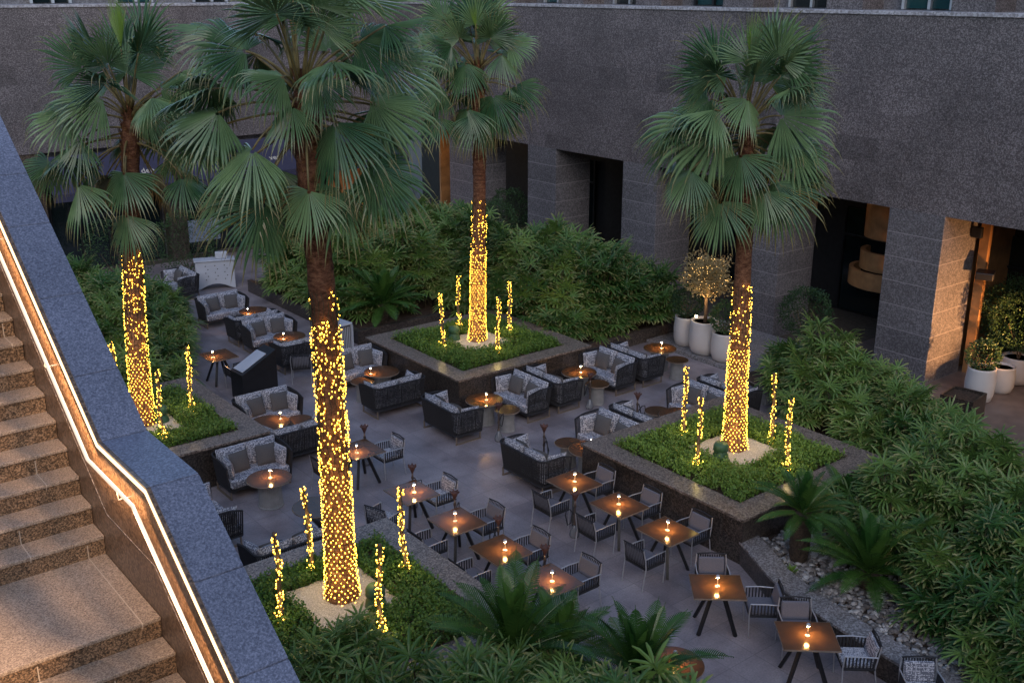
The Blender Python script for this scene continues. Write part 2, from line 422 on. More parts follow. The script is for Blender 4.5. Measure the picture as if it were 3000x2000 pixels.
# --- awnings with lettering
def text_mesh(txt, size):
    cu = bpy.data.curves.new('lettering', 'FONT'); cu.body = txt; cu.size = size; cu.extrude = .004; cu.align_x = 'RIGHT'
    to = bpy.data.objects.new('tmp', cu); col.objects.link(to)
    dg = bpy.context.evaluated_depsgraph_get(); me = bpy.data.meshes.new_from_object(to.evaluated_get(dg))
    bpy.data.objects.remove(to); me.materials.clear(); me.materials.append(M['letters']); me.name = 'lettering'
    return me
AWN = [(10.2, 'navy shop awning lettered den on the far wall behind the leftmost palm'), (15.2, 'navy shop awning lettered ven on the far wall behind the tallest foreground palm'),
       (20.25, 'navy shop awning nearest the courtyard corner, beside the orange lit wall')]
for idx, (x0, lab) in enumerate(AWN):
    t = thing('shop_awning', lab, 'awning', (x0, 39.3, 0), group='navy awnings over the shopfronts')
    a = MB(); L_ = 4.3
    a.add([(0, 0, 4.35), (L_, 0, 4.35), (L_, -1.35, 3.25), (0, -1.35, 3.25), (0, 0, 4.3), (L_, 0, 4.3), (L_, -1.35, 3.2), (0, -1.35, 3.2)],
          [(3, 2, 1, 0), (4, 5, 6, 7), (0, 4, 7, 3), (1, 2, 6, 5), (2, 3, 7, 6), (0, 1, 5, 4)])
    a.build('canopy', M['awning'], t)
    v = MB(); v.span(0, L_, -1.36, -1.345, 2.98, 3.195); v.build('valance', M['awning'], t)
    f = MB(); f.tube([(0.02, -1.3, 3.17), (.02, 0, 3.17)], .015); f.tube([(L_ - .02, -1.3, 3.17), (L_ - .02, 0, 3.17)], .015); f.build('frame', M['black'], t)
    if idx < 2:
        o = part('lettering', text_mesh(['den', 'ven'][idx], .34), t, (L_ - .55, -.93, 3.62), (R(39.2), 0, 0))
    else:
        o = part('lettering', text_mesh('en', .3), t, (L_ - .7, -.93, 3.62), (R(39.2), 0, 0))
t = thing('wall_panel', 'pale blue grey rectangular panel on a post behind the far sofas', 'panel', (15.6, 38.45, 0))
a = MB(); a.box((0, 0, 1.25), (1.2, .1, .82)); a.build('board', M['panelblue'], t, bevel=.01)
a = MB(); a.tube([(0, 0, 0), (0, 0, .84)], .05); a.build('post', M['black'], t)

# ------------------------------------------------------------------ staircase on the left
st = thing('staircase', 'speckled granite staircase with blue grey parapet and glowing handrail at the left', 'staircase')
XS, XL = 2.2, -2.6
LZ = 5.665
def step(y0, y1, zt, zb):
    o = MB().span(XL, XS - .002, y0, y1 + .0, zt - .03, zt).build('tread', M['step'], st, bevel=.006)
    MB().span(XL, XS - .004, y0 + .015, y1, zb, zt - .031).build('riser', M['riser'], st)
for k in range(14):
    y0 = 8.03 + .2437 * k; z = LZ + .1685 * (k + 1)
    step(y0, y0 + .262, z, z - .1685 - .03)
step(6.875, 8.06, LZ, LZ - .2)
for k in range(12):
    y0 = 6.64 - .2437 * k; z = LZ - .1685 * (k + 1)
    step(y0, y0 + .25, z, z - .1685 - .03)
SL = .69
def copz(y): return 6.69 + max(0, y - 7.885) * SL + min(0, y - 6.879) * .68
YA = [3.4, 6.879, 7.885, 12.2]
def slope_prism(x0, x1, dz0, dz1, ys=YA, zf=copz):
    m = MB()
    for a, b in zip(ys[:-1], ys[1:]):
        q = []
        for (y) in (a, b):
            z = zf(y); q += [(x0, y, z + dz0), (x1, y, z + dz0), (x1, y, z + dz1), (x0, y, z + dz1)]
        m.add(q, [(0, 1, 2, 3), (7, 6, 5, 4), (3, 2, 6, 7), (1, 0, 4, 5), (0, 3, 7, 4), (2, 1, 5, 6)])
    return m
# parapet wall down to the terrace
m = MB()
for a, b in zip(YA[:-1], YA[1:]):
    za, zb = copz(a) - .06, copz(b) - .06
    m.add([(XS, a, 0), (2.55, a, 0), (2.55, a, za), (XS, a, za), (XS, b, 0), (2.55, b, 0), (2.55, b, zb), (XS, b, zb)],
          [(0, 1, 2, 3), (7, 6, 5, 4), (3, 2, 6, 7), (0, 3, 7, 4), (2, 1, 5, 6)])
m.build('parapet_wall', M['parapet'], st)
# coping slabs with open joints, blue of the sky light in their colour
joints = [3.4, 4.35, 5.0, 5.62, 6.22, 6.879, 7.885, 8.42, 9.12, 9.82, 10.35, 11.2, 12.2]
for a, b in zip(joints[:-1], joints[1:]):
    slope_prism(2.232, 2.585, -.055, 0, [a + .005, b - .005]).build('coping', M['coping'], st, bevel=.004)
jl = MB()
slope_prism(2.2, 2.228, -.012, .0).build('coping_edge', M['parapet'], st)
slope_prism(2.186, 2.199, -.036, -.016).build('led_strip', M['led'], st)
# joint lines on the wall face
m = slope_prism(2.1965, 2.1995, -.615, -.609); m.build('wall_joint', M['kerb'], st)
# handrail
def railz(y): return copz(y) - .135
hr = MB(); hr.tube([(2.115, y, railz(y)) for y in (3.4, 6.94, 7.9, 12.2)], .0145, 10)
hro = hr.build('handrail', M['rail_led'], st, smooth=True)
for y in (4.6, 5.75, 7.25, 8.75, 9.95, 11.0):
    z = railz(y)
    b = MB(); b.tube([(2.115, y, z - .016), (2.115, y, z - .075), (2.2, y, z - .075)], .006, 6); b.build('bracket', M['steel'], hro)

def area(name, loc, rot, sx, sy, power, colr, spread=PI):
    d = bpy.data.lights.new(name, 'AREA'); d.shape = 'RECTANGLE'; d.size = sx; d.size_y = sy; d.energy = power; d.color = colr; d.spread = spread
    o = bpy.data.objects.new(name, d); col.objects.link(o); o.location = loc; o.rotation_euler = rot
    return o
def led_light(ya, yb, p):
    za, zb = copz(ya) - .06, copz(yb) - .06
    L_ = math.hypot(yb - ya, zb - za); ang = math.atan2(zb - za, yb - ya)
    # light local x along the rail, -z towards the stair
    X = Vector((0, math.cos(ang), math.sin(ang))); Zl = Vector((1, 0, .12)).normalized(); Zl = (Zl - X * Zl.dot(X)).normalized(); Yl = Zl.cross(X)
    Mx = Matrix((X, Yl, Zl)).transposed().to_euler()
    area('led_light', (2.165, (ya + yb) / 2, (za + zb) / 2), Mx, L_, .03, p * L_, (1.0, .6, .32), R(136))
led_light(7.9, 12.2, 33); led_light(6.9, 7.88, 33); led_light(3.6, 6.86, 33)
for ya, yb in ((7.9, 12.2), (6.95, 7.88), (3.6, 6.9)):
    za, zb = railz(ya) - .02, railz(yb) - .02
    ang = math.atan2(zb - za, yb - ya); X = Vector((0, math.cos(ang), math.sin(ang))); Zl = Vector((-.8, 0, .6)); Zl = (Zl - X * Zl.dot(X)).normalized(); Yl = Zl.cross(X)
    area('rail_light', (2.09, (ya + yb) / 2, (za + zb) / 2), Matrix((X, Yl, Zl)).transposed().to_euler(), math.hypot(yb - ya, zb - za), .015, 7 * math.hypot(yb - ya, zb - za), (1.0, .56, .26), R(150))

# ------------------------------------------------------------------ planters, gravel, ground cover
PL = {'L': (6.97, 22.1), 'M': (16.29, 22.1), 'R': (16.12, 13.12), 'F': (6.82, 12.83)}
PALM = {'L': (7.15, 21.97), 'M': (16.35, 22.1), 'R': (16.25, 13.1), 'F': (7.06, 13.15)}
PNAME = {'L': 'beside the staircase at the left', 'M': 'in the middle of the terrace with sofas along its front', 'R': 'at the right beside the dining tables', 'F': 'in the foreground under the tallest palm'}
HS = 2.18
def cover_mesh(seed, hole):
    r = random.Random(seed); m = MB(); m.tone = []
    for _ in range(6000):
        x, y = r.uniform(-1.7, 1.7), r.uniform(-1.7, 1.7)
        if abs(x - hole[0]) < .66 + r.uniform(-.05, .03) and abs(y - hole[1]) < .66 + r.uniform(-.05, .03): continue
        edge = max(abs(x), abs(y))
        h = .16 + .09 * mnoise.noise((x * 1.4 + seed, y * 1.4, 0)) + r.uniform(-.07, .09)
        if edge > 1.5: h *= .8
        if edge > 1.6 and (r.random() < .45 or mnoise.noise((x * 2.3, y * 2.3, seed)) < -.05): continue
        if edge > 1.66: h = max(h, .1)
        for k in range(7):
            a = r.uniform(0, 2 * PI); el = r.uniform(.1, 1.2); s = r.uniform(.035, .062)
            p = Vector((x + r.uniform(-.03, .03), y + r.uniform(-.03, .03), max(.02, h - .02 * k + r.uniform(-.02, .02))))
            d = Vector((math.cos(a) * math.cos(el), math.sin(a) * math.cos(el), math.sin(el)))
            sd = Vector((-math.sin(a), math.cos(a), 0)) * s * .36
            m.add([tuple(p), tuple(p + d * s * .5 + sd), tuple(p + d * s), tuple(p + d * s * .5 - sd)], [(0, 1, 2, 3)])
            q = r.random() * .9; m.tone += [q] * 4
    return m.mesh('ground_cover', M['cover'])
for key, (cx, cy) in PL.items():
    t = thing('stone_planter', 'square granite planter ' + PNAME[key], 'planter', (cx, cy, 0), group='square granite planters')
    wl = MB()
    a, b = HS - .03, HS - .45
    for (x0, x1, y0, y1) in ((-a, a, -a, -b), (-a, a, b, a), (-a, -b, -b, b), (b, a, -b, b)): wl.span(x0, x1, y0, y1, 0, .868)
    wl.build('wall', M['planter'], t)
    c = MB(); c.add([(-HS, -HS, .87), (HS, -HS, .87), (HS, HS, .87), (-HS, HS, .87), (-HS + .5, -HS + .5, .87), (HS - .5, -HS + .5, .87), (HS - .5, HS - .5, .87), (-HS + .5, HS - .5, .87)] +
                    [(-HS, -HS, .925), (HS, -HS, .925), (HS, HS, .925), (-HS, HS, .925), (-HS + .5, -HS + .5, .925), (HS - .5, -HS + .5, .925), (HS - .5, HS - .5, .925), (-HS + .5, HS - .5, .925)],
                    [f for k in range(4) for f in ((8 + k, 8 + (k + 1) % 4, 12 + (k + 1) % 4, 12 + k), (k, 4 + k, 4 + (k + 1) % 4, (k + 1) % 4), (k, (k + 1) % 4, 8 + (k + 1) % 4, 8 + k), (4 + k, 12 + k, 12 + (k + 1) % 4, 4 + (k + 1) % 4))])
    c.build('coping', M['planter_cap'], t, bevel=.006)
    s = MB(); s.add([(-b, -b, .86), (b, -b, .86), (b, b, .86), (-b, b, .86)], [(0, 1, 2, 3)]); s.build('soil', M['soil'], t)
    px, py = PALM[key]; hx, hy = px - cx - .06, py - cy - .05
    gr = MB(); n = 16
    for iy in range(n + 1):
        for ix in range(n + 1):
            gr.v.append((cx + hx - .68 + 1.36 * ix / n, cy + hy - .68 + 1.36 * iy / n, .955 + .02 * mnoise.noise((ix * .5, iy * .5, 3))))
    for iy in range(n):
        for ix in range(n):
            q = iy * (n + 1) + ix; gr.f.append((q, q + 1, q + n + 2, q + n + 1))
    o = gr.build('gravel', M['gravel'], None, smooth=True); o['kind'] = 'stuff'; o['label'] = 'square patch of pale gravel round the palm trunk'; o['category'] = 'gravel'
    me = cover_mesh(hash(key) % 1 + ord(key), (hx, hy))
    o = bpy.data.objects.new('ground_cover', me); col.objects.link(o); o.location = (cx, cy, .86); o['kind'] = 'stuff'; o['label'] = 'low leafy green ground cover filling the planter'; o['category'] = 'ground cover'

# ------------------------------------------------------------------ string-light helpers
def bulb_shape(m, p, r):
    n = 6; b = len(m.v)
    for (q, z) in ((.0, -1.1), (.9, -.5), (1.0, .25), (.55, .95), (.0, 1.15)):
        if q == 0: m.v.append((p[0], p[1], p[2] + z * r))
        else: m.v += [(p[0] + q * r * math.cos(2 * PI * k / n), p[1] + q * r * math.sin(2 * PI * k / n), p[2] + z * r) for k in range(n)]
    A, Bq, C, D, T = b, b + 1, b + 7, b + 13, b + 19
    for k in range(n):
        j = (k + 1) % n
        m.f += [(A, Bq + j, Bq + k), (Bq + k, Bq + j, C + j, C + k), (C + k, C + j, D + j, D + k), (D + k, D + j, T)]
        m.mi += [0, 0, 0, 1]
bm_ = MB(); bm_.mi = []; bm_.m2 = M['bulb_tip']; bulb_shape(bm_, (0, 0, 0), .011); bulb_me = bm_.mesh('bulb', M['bulb'])
CAMXY = Vector((0, 0, 10))
def bulbs_on(t, pts, maxn=100):
    """pts: (position, outward normal) in the thing's local space; t unrotated"""
    org = Vector(t.location)
    sc = []
    for p, n in pts:
        d = (CAMXY - (org + p)).normalized(); sc.append((n.dot(d), p, n))
    sc.sort(key=lambda q: -q[0])
    first, rest = sc[:maxn], sc[maxn:]
    for k, (s_, p, n) in enumerate(first):
        o = bpy.data.objects.new('bulb', bulb_me); col.objects.link(o); o.parent = t; o.location = p
        sc_ = rnd.uniform(.75, 1.5); o.scale = (sc_, sc_, sc_ * 1.1)
    if rest:
        m = MB(); m.mi = []; m.m2 = M['bulb_tip']
        for s_, p, n in rest: bulb_shape(m, p, .011 * rnd.uniform(.75, 1.4))
        o = m.build('bulbs', M['bulb'], t); o['kind'] = 'stuff'

# ------------------------------------------------------------------ fan palms
FWD = Vector((.6205, .7842, 0)); RGT = Vector((.7842, -.6205, 0))
def adir(a):  # azimuth measured from the side facing the stairs
    a = R(a); return (-FWD * math.cos(a) + RGT * math.sin(a)).normalized()
UP = Vector((0, 0, 1))
def fan_leaf(m, tip, axis, nrm, Rl, nseg, spread, droop, r, fold=.2, old=0.0):
    side = nrm.cross(axis).normalized(); nrm = axis.cross(side).normalized()
    da = 2 * spread / nseg
    J = r.uniform(.5, .58)
    for k in range(nseg):
        th = -spread + da * (k + .5)
        ln = Rl * (1.16 - .3 * (abs(th) / spread) ** 2) * r.uniform(.8, 1.08); th += r.uniform(-.3, .3) * da
        fo = nrm * (-fold * math.sin(abs(th)) ** 2)
        d = (axis * math.cos(th) + side * math.sin(th) + fo).normalized()
        w = (side * math.cos(th) - axis * math.sin(th)).normalized()
        up = d.cross(w); up = up if up.dot(nrm) > 0 else -up
        hw = math.tan(da / 2)
        p = tip.copy(); prev = 0
        base = len(m.v); rows = []
        cur = d.copy()
        jit = r.uniform(.6, 1.4) * (1.0 + .8 * (abs(th) / spread) ** 2)
        if r.random() < .07: jit *= 2.6
        st_ = [(.05, 1, .0), (.25, 1, .02), (J, 1, .05), (J + .13, .78, .25 * droop * jit), (J + .25, .55, .65 * droop * jit), (.93, .27, 1.2 * droop * jit), (1.08, .03, 2.2 * droop * jit)]
        for (q, wf, gq) in st_:
            cur = (cur + Vector((0, 0, -1)) * gq * (q - prev) * 2.2).normalized() if gq else cur
            p = p + cur * (q - prev) * ln; prev = q
            half = min(q, J + .05) * ln * hw * wf
            ple = up * (-half * (.95 if q <= J else .6))
            rows.append((p - w * half + ple, p.copy(), p + w * half + ple)); 
        for ri, row in enumerate(rows):
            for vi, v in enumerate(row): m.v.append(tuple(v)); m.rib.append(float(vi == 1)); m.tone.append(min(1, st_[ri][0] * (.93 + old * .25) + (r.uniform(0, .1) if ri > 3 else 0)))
        for ri in range(len(rows) - 1):
            b0 = base + ri * 3; m.f.append((b0, b0 + 1, b0 + 4, b0 + 3)); m.f.append((b0 + 1, b0 + 2, b0 + 5, b0 + 4))
# front fans, as (right, towards the stairs, height) of the fan base, direction of its midrib and its length
HAND = {
    'F': [(-0.79, 0.50, 7.95, -0.60, 0.26, -0.75, 0.96), (0.32, 0.55, 8.31, 0.12, 0.24, -0.96, 1.02), (-1.30, 0.10, 8.39, -0.92, 0.18, -0.36, 0.83), (0.75, 0.30, 7.74, 0.61, 0.21, -0.77, 0.97), (0.33, 0.35, 7.40, -0.15, 0.17, -0.97, 0.88), (-0.73, 0.40, 7.20, -0.41, 0.21, -0.88, 0.93), (0.75, 0.00, 8.51, 0.92, 0.16, -0.36, 0.95), (-0.24, 0.20, 9.62, -0.10, -0.26, 0.96, 0.78), (0.19, -0.10, 9.17, 0.28, -0.27, 0.92, 0.75), (-0.85, 0.20, 9.19, -0.92, 0.19, 0.33, 0.79), (-0.32, 0.50, 8.89, -0.79, 0.60, -0.11, 0.66), (0.61, 0.10, 9.31, 0.98, 0.14, -0.17, 0.74), (-0.08, 0.50, 7.41, -0.25, 0.13, -0.96, 0.75), (0.12, 0.45, 8.85, 0.25, 0.45, -0.86, 0.62), (-0.25, 0.42, 8.5, -0.45, 0.4, -0.8, 0.62)],
    'L': [(-0.45, 0.40, 7.13, -0.76, 0.22, -0.62, 0.93), (0.36, 0.50, 6.5, -0.1, 0.20, -0.98, .9), (0.28, 0.40, 5.63, -0.08, 0.10, -0.99, 1.01), (-0.64, 0.30, 6.23, -0.24, 0.19, -0.95, 1.05), (0.56, 0.30, 8.39, 0.03, -0.31, 0.95, 0.96), (-0.37, 0.00, 8.47, -0.63, -0.11, 0.77, 0.92), (0.04, 0.30, 7.94, -0.99, 0.13, -0.07, 1.16), (1.13, 0.10, 8.08, 0.95, 0.00, 0.30, 0.87), (-0.71, 0.20, 7.60, -0.98, 0.11, -0.16, 0.94), (-1.22, 0.10, 6.61, -0.77, 0.12, -0.63, 0.85), (1.42, 0.20, 6.35, 0.47, 0.20, -0.86, .8), (0.82, 0.30, 7.78, 0.71, 0.23, -0.67, 0.85)],
    'R': [(-0.40, 0.50, 7.04, 0.09, 0.19, -0.98, 1.03), (0.29, 0.40, 6.51, 0.37, 0.18, -0.91, 1.13), (-1.28, 0.40, 6.74, -0.48, 0.11, -0.87, 0.94), (0.58, 0.30, 7.23, 0.65, 0.20, -0.73, 0.99), (-0.68, 0.30, 6.14, -0.16, 0.10, -0.98, 0.98), (-0.75, 0.20, 7.53, -0.96, 0.10, -0.25, 1.45), (0.13, 0.10, 8.29, 0.50, -0.11, 0.86, 0.87), (-0.82, -0.10, 8.55, -0.54, -0.12, 0.84, 0.87), (0.37, 0.20, 7.71, 0.99, 0.09, -0.05, 1.12), (-0.97, 0.20, 8.02, -0.82, 0.13, -0.56, 0.76), (-0.36, 0.60, 8.06, -0.22, 0.53, -0.82, 0.75), (0.10, 0.45, 6.36, -0.09, 0.11, -0.99, 0.90)],
    'M': [(-0.23, 0.40, 8.21, -0.27, 0.10, -0.96, 0.97), (0.64, 0.40, 8.41, 0.50, 0.12, -0.86, 0.84), (0.43, 0.40, 7.43, 0.11, 0.09, -0.99, 1.13), (0.02, 0.20, 9.12, -0.03, -0.18, 0.98, 1.12), (-0.78, 0.20, 8.80, -0.93, 0.09, -0.37, 1.09), (-0.78, 0.00, 9.19, -0.64, -0.12, 0.76, 0.84), (0.81, 0.10, 8.63, 0.99, 0.13, 0.01, 0.76), (0.98, 0.20, 7.66, 0.53, 0.10, -0.84, 0.97), (-0.21, 0.30, 7.09, -0.20, 0.09, -0.98, 1.11), (0.09, 0.30, 7.00, 0.18, 0.09, -0.98, 1.15), (-0.88, 0.20, 7.66, -0.76, 0.10, -0.64, 1.02)],
}
def palm(key, z_heart, lean, n, seed, Rl, Lp, label, extra, rbase=.25, rtop=.19, lights_top=4.7):
    px, py = PALM[key]; r = random.Random(seed)
    t = thing('fan_palm', label, 'palm tree', (px, py, .88), group='fan palms wrapped in string lights')
    zh = z_heart - .88; leanv = RGT * lean
    def axis_at(z): q = z / zh; return leanv * (q ** 1.3) + Vector((0, 0, z)) + RGT * .03 * math.sin(q * 5 + seed)
    def rad_at(z):
        q = min(1, z / zh)
        return (rtop + (rbase - rtop) * (1 - q) ** 1.2 + .07 * math.exp(-z * 3.5)) * (1 - .75 * max(0, (z - zh + .75) / .9) ** 1.3)
    m = MB(); ns, nz = 30, 90
    for iz in range(nz + 1):
        z = -.05 + (zh + .15) * iz / nz; c = axis_at(max(0, z)); rr = rad_at(max(0, z))
        for k in range(ns):
            a = 2 * PI * k / ns
            ro = rr * (1 + .035 * mnoise.noise((a * 3, z * 14, seed)) + .05 * mnoise.noise((math.cos(a) * 3, math.sin(a) * 3, z * 3 + seed)))
            if z > zh * .62: ro += .03 * max(0, mnoise.noise((a * 5, z * 9, seed + 4)))
            m.v.append((c.x + math.cos(a) * ro, c.y + math.sin(a) * ro, z))
    for iz in range(nz):
        for k in range(ns):
            m.f.append((iz * ns + k, iz * ns + (k + 1) % ns, (iz + 1) * ns + (k + 1) % ns, (iz + 1) * ns + k))
    m.build('trunk', M['trunk'], t, smooth=True)
    # old leaf boots and fibre below the crown
    b = MB()
    for k in range(230):
        z = r.uniform(max(zh * .56, zh - 2.6), zh - .05); a = r.uniform(0, 2 * PI); c = axis_at(z); rr = rad_at(z)
        q = (z - (zh - 2.6)) / 2.6
        ln = r.uniform(.05, .1) + .1 * max(0, q) ** 2
        o_ = Vector((math.cos(a), math.sin(a), 0)); sd = Vector((-math.sin(a), math.cos(a), 0)) * r.uniform(.018, .035)
        p0 = c + o_ * (rr - .01); p1 = p0 + o_ * ln * .35 + UP * ln; p2 = p0 + o_ * ln * .6 + UP * ln * 1.4
        b.add([tuple(p0 - sd), tuple(p0 + sd), tuple(p1 + sd * .7), tuple(p1 - sd * .7), tuple(p2)], [(0, 1, 2, 3), (3, 2, 4)])
    b.build('leaf_boots', M['boot'], t)
    heart = axis_at(zh)
    specs = []
    ga = 137.508
    for k in range(n):
        q = (k + .5) / n
        el = 82 - 118 * q ** 1.0 + r.uniform(-9, 9)
        az = (k * ga + r.uniform(-22, 22) + seed * 31) % 360
        if el < 48 and not 75 < az < 285: az = 180 + r.uniform(-100, 100)
        specs.append((az, el, r.uniform(.85, 1.1), 0))
    specs += [(r.uniform(0, 360), r.uniform(35, 72), r.uniform(.8, 1.05), 0) for _ in range(7)]
    specs += extra + [(r.uniform(95, 265), r.uniform(-62, -50), .75, 2) for _ in range(3)]
    for si, (az, el, sc, young) in enumerate(specs):
        d0 = adir(az) * math.cos(R(el)) + UP * math.sin(R(el))
        out = adir(az)
        m = MB(); m.tone = []; m.rib = []
        Lq = Lp * sc * r.uniform(.75, 1.25)
        p = heart + out * .1 + UP * (-.8 * min(1, max(0, (70 - el) / 115)) ** 1.1); pts = [p.copy()]; cur = d0.copy()
        for s in range(7):
            cur = (cur + Vector((0, 0, -1)) * (.075 if el > 0 else .05) * math.cos(R(el))).normalized(); p = p + cur * Lq / 7; pts.append(p.copy())
        mb = MB(); mb.tone = []
        mb.tube(pts, [.026 - .002 * i for i in range(8)], 5)
        ax = (cur + Vector((0, 0, -.45)) * math.cos(R(min(80, max(el, -20)))) * (1 if el < 55 else .25)).normalized()
        sd = ax.cross(UP)
        if sd.length < .1: sd = ax.cross(out)
        sd.normalize(); nr = sd.cross(ax)
        if nr.dot(UP) < 0 and el > -10: nr = -nr
        if el <= -10 and nr.dot(out) < 0: nr = -nr
        roll = r.uniform(-1.0, 1.0); nr = (nr * math.cos(roll) + sd * math.sin(roll)).normalized()
        if young == 1: fan_leaf(m, pts[-1], ax, nr, Rl * 1.1 * sc, 22, R(26), .05, r, .05)
        else:
            dr = .35 if el > 50 else (.9 if el > 5 else (.75 if el > -25 else .4))
            fan_leaf(m, pts[-1], ax, nr, Rl * sc * r.uniform(.85, 1.1), r.randint(31, 37), R(r.uniform(92, 122)), dr, r, r.uniform(.3, .75), old=max(0, -el / 60))
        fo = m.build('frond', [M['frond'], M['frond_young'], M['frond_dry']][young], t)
        mb.tone = None
        pe = mb.build('petiole', M['petiole'], fo, smooth=True)
        if si in {'L': (19, 20), 'F': (24,)}.get(key, ()):   # thinned so the awning lettering shows between the crowns
            bpy.data.objects.remove(pe); bpy.data.objects.remove(fo)
    for (tr, tt, tz, ar, at_, az_, ln) in HAND[key]:
        tip = RGT * tr - FWD * tt + UP * (tz - .88); ax = (RGT * ar - FWD * at_ + UP * az_).normalized()
        q = max(0, min(1, (zh + .5 - tip.z) / 2.2)); b0 = axis_at(zh - .85 * q)
        outv = Vector((tip.x - b0.x, tip.y - b0.y, 0)); ol = max(.15, outv.length); b0 = b0 + outv.normalized() * .1
        ctl = b0.lerp(tip, .55) + UP * (.12 + .3 * max(0, b0.z + .1 - tip.z))
        pts = [b0 * (1 - t_) ** 2 + ctl * 2 * t_ * (1 - t_) + tip * t_ * t_ for t_ in [i_ / 7 for i_ in range(8)]]
        nr = -FWD * .75 + UP * .65 + RGT * r.uniform(-.7, .7); nr = (nr - ax * nr.dot(ax)).normalized()
        m = MB(); m.tone = []; m.rib = []; mb = MB()
        mb.tube(pts, [.026 - .0018 * i_ for i_ in range(8)], 5)
        fan_leaf(m, tip, ax, nr, ln * r.uniform(.92, 1.0), r.randint(34, 40), R(r.uniform(78, 100)) if az_ < -.5 else R(r.uniform(95, 120)), .7 if abs(az_) > .6 else 1.2, r, r.uniform(.35, .8), old=max(0, -az_) * .25)
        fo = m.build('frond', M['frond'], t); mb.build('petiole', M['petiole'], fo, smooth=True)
    # string lights: own thing on the trunk
    sl = thing('string_lights', {'L': 'warm fairy lights wound round the trunk of the palm by the stairs', 'M': 'warm fairy lights wound round the slim trunk of the central planter palm', 'R': 'warm fairy lights in an even net on the right hand palm trunk', 'F': 'dense sparkling fairy lights wound round the foreground palm trunk'}[key], 'string lights', (px, py, .88), group='string lights on the palm trunks')
    pts = []; wire = MB()
    zt = lights_top - .88; rows = int(zt / .062); colsn = 18
    dens = {'L': 1.0, 'M': .35, 'R': .3, 'F': 1.0}[key]
    for iz in range(rows):
        z = .06 + zt * iz / rows; q = iz / rows
        for k in range(colsn):
            regular = q < (.42 if dens > .9 else .62)
            if regular:
                a = 2 * PI * (k + (.5 if iz % 2 else 0)) / colsn + r.uniform(-.05, .05); zz = z + r.uniform(-.012, .012)
                if r.random() < .1: continue
            else:
                a = r.uniform(0, 2 * PI); zz = z + r.uniform(-.07, .07)
                if r.random() > .35 + .65 * dens: continue
                if mnoise.noise((math.cos(a) * 2, math.sin(a) * 2, zz * 2.3 + seed)) < -.28: continue
            if q > .9 and mnoise.noise((math.cos(a) * 1.5, math.sin(a) * 1.5, seed)) < 0.05: continue
            o_ = Vector((math.cos(a), math.sin(a), 0)); c = axis_at(max(0, zz))
            pts.append((c + o_ * (rad_at(max(0, zz)) * 1.03 + .022 + r.uniform(0, .018)), o_))
    for k in range(colsn):
        wp = []
        for iz in range(0, rows + 1, 2):
            z = .06 + zt * iz / rows; a = 2 * PI * (k + .25 * math.sin(iz)) / colsn; c = axis_at(z)
            wp.append(c + Vector((math.cos(a), math.sin(a), 0)) * (rad_at(z) * 1.03 + .012))
        wire.tube(wp, .0045, 4, caps=False)
    wire.build('cord', M['cord'], sl)
    bulbs_on(sl, pts)
    return t
palm('L', 7.75, .4, 24, 3, .9, 1.1, 'fan palm beside the staircase, partly hidden by the granite parapet', [(10, 88, 1, 1)], .205, .165, 4.72)
palm('M', 8.15, .05, 22, 11, .76, .95, 'slim fan palm in the central planter in front of the far corner', [(0, 86, .8, 1)], .185, .15, 4.75)
palm('R', 7.75, -.24, 24, 23, .86, 1.1, 'fan palm on the right with a bright yellow green spear leaf on top', [(0, 87, .9, 1)], .2, .135, 4.42)
palm('F', 8.85, -.18, 26, 5, .84, 1.2, 'tallest fan palm in the foreground, its crown cut by the top of the view', [(0, 85, .9, 0)], .21, .17, 5.85)

# --- lit stems round each palm
def light_pole(x, y, seed, label, h=1.58):
    r = random.Random(seed)
    t = thing('lit_stem', label, 'lit stem', (x, y, .86), group='light wrapped stems in the planters')
    m = MB(); pts = []
    for i in range(11):
        z = h * i / 10; pts.append(Vector((.022 * math.sin(z * 3 + seed) + .012 * math.sin(z * 7), .022 * math.cos(z * 2.6 + seed * 2), z)))
    m.tube(pts, [.04 - .0014 * i for i in range(11)], 8); m.build('stem', M['bark'], t, smooth=True)
    c = MB(); cp = []; bl = []
    turns = 7
    for i in range(turns * 10):
        q = i / (turns * 10 - 1); a = 2 * PI * turns * q; z = .03 + (h - .04) * q; k = min(9, int(q * 10)); f = q * 10 - k
        ctr = pts[k].lerp(pts[k + 1], f); rr = .036 + .012 * r.random()
        cp.append(ctr + Vector((math.cos(a) * rr, math.sin(a) * rr, 0)))
    c.tube(cp, .0045, 4); c.build('cord', M['cord'], t)
    for i in range(88):
        q = r.random() ** .9; k = min(9, int(q * 10)); ctr = pts[k].lerp(pts[k + 1], q * 10 - k); a = r.uniform(0, 2 * PI)
        o_ = Vector((math.cos(a), math.sin(a), 0)); rr = r.uniform(.038, .056)
        bl.append((ctr + o_ * rr, o_))
    for i in range(7):
        a = r.uniform(0, 2 * PI); bl.append((Vector((math.cos(a) * .13 * r.random(), math.sin(a) * .13 * r.random(), r.uniform(.16, .26))), UP))
    bulbs_on(t, bl, 95)
WHERE = {'L': 'in the planter by the stairs', 'M': 'in the central planter', 'R': 'in the right planter', 'F': 'in the foreground planter'}
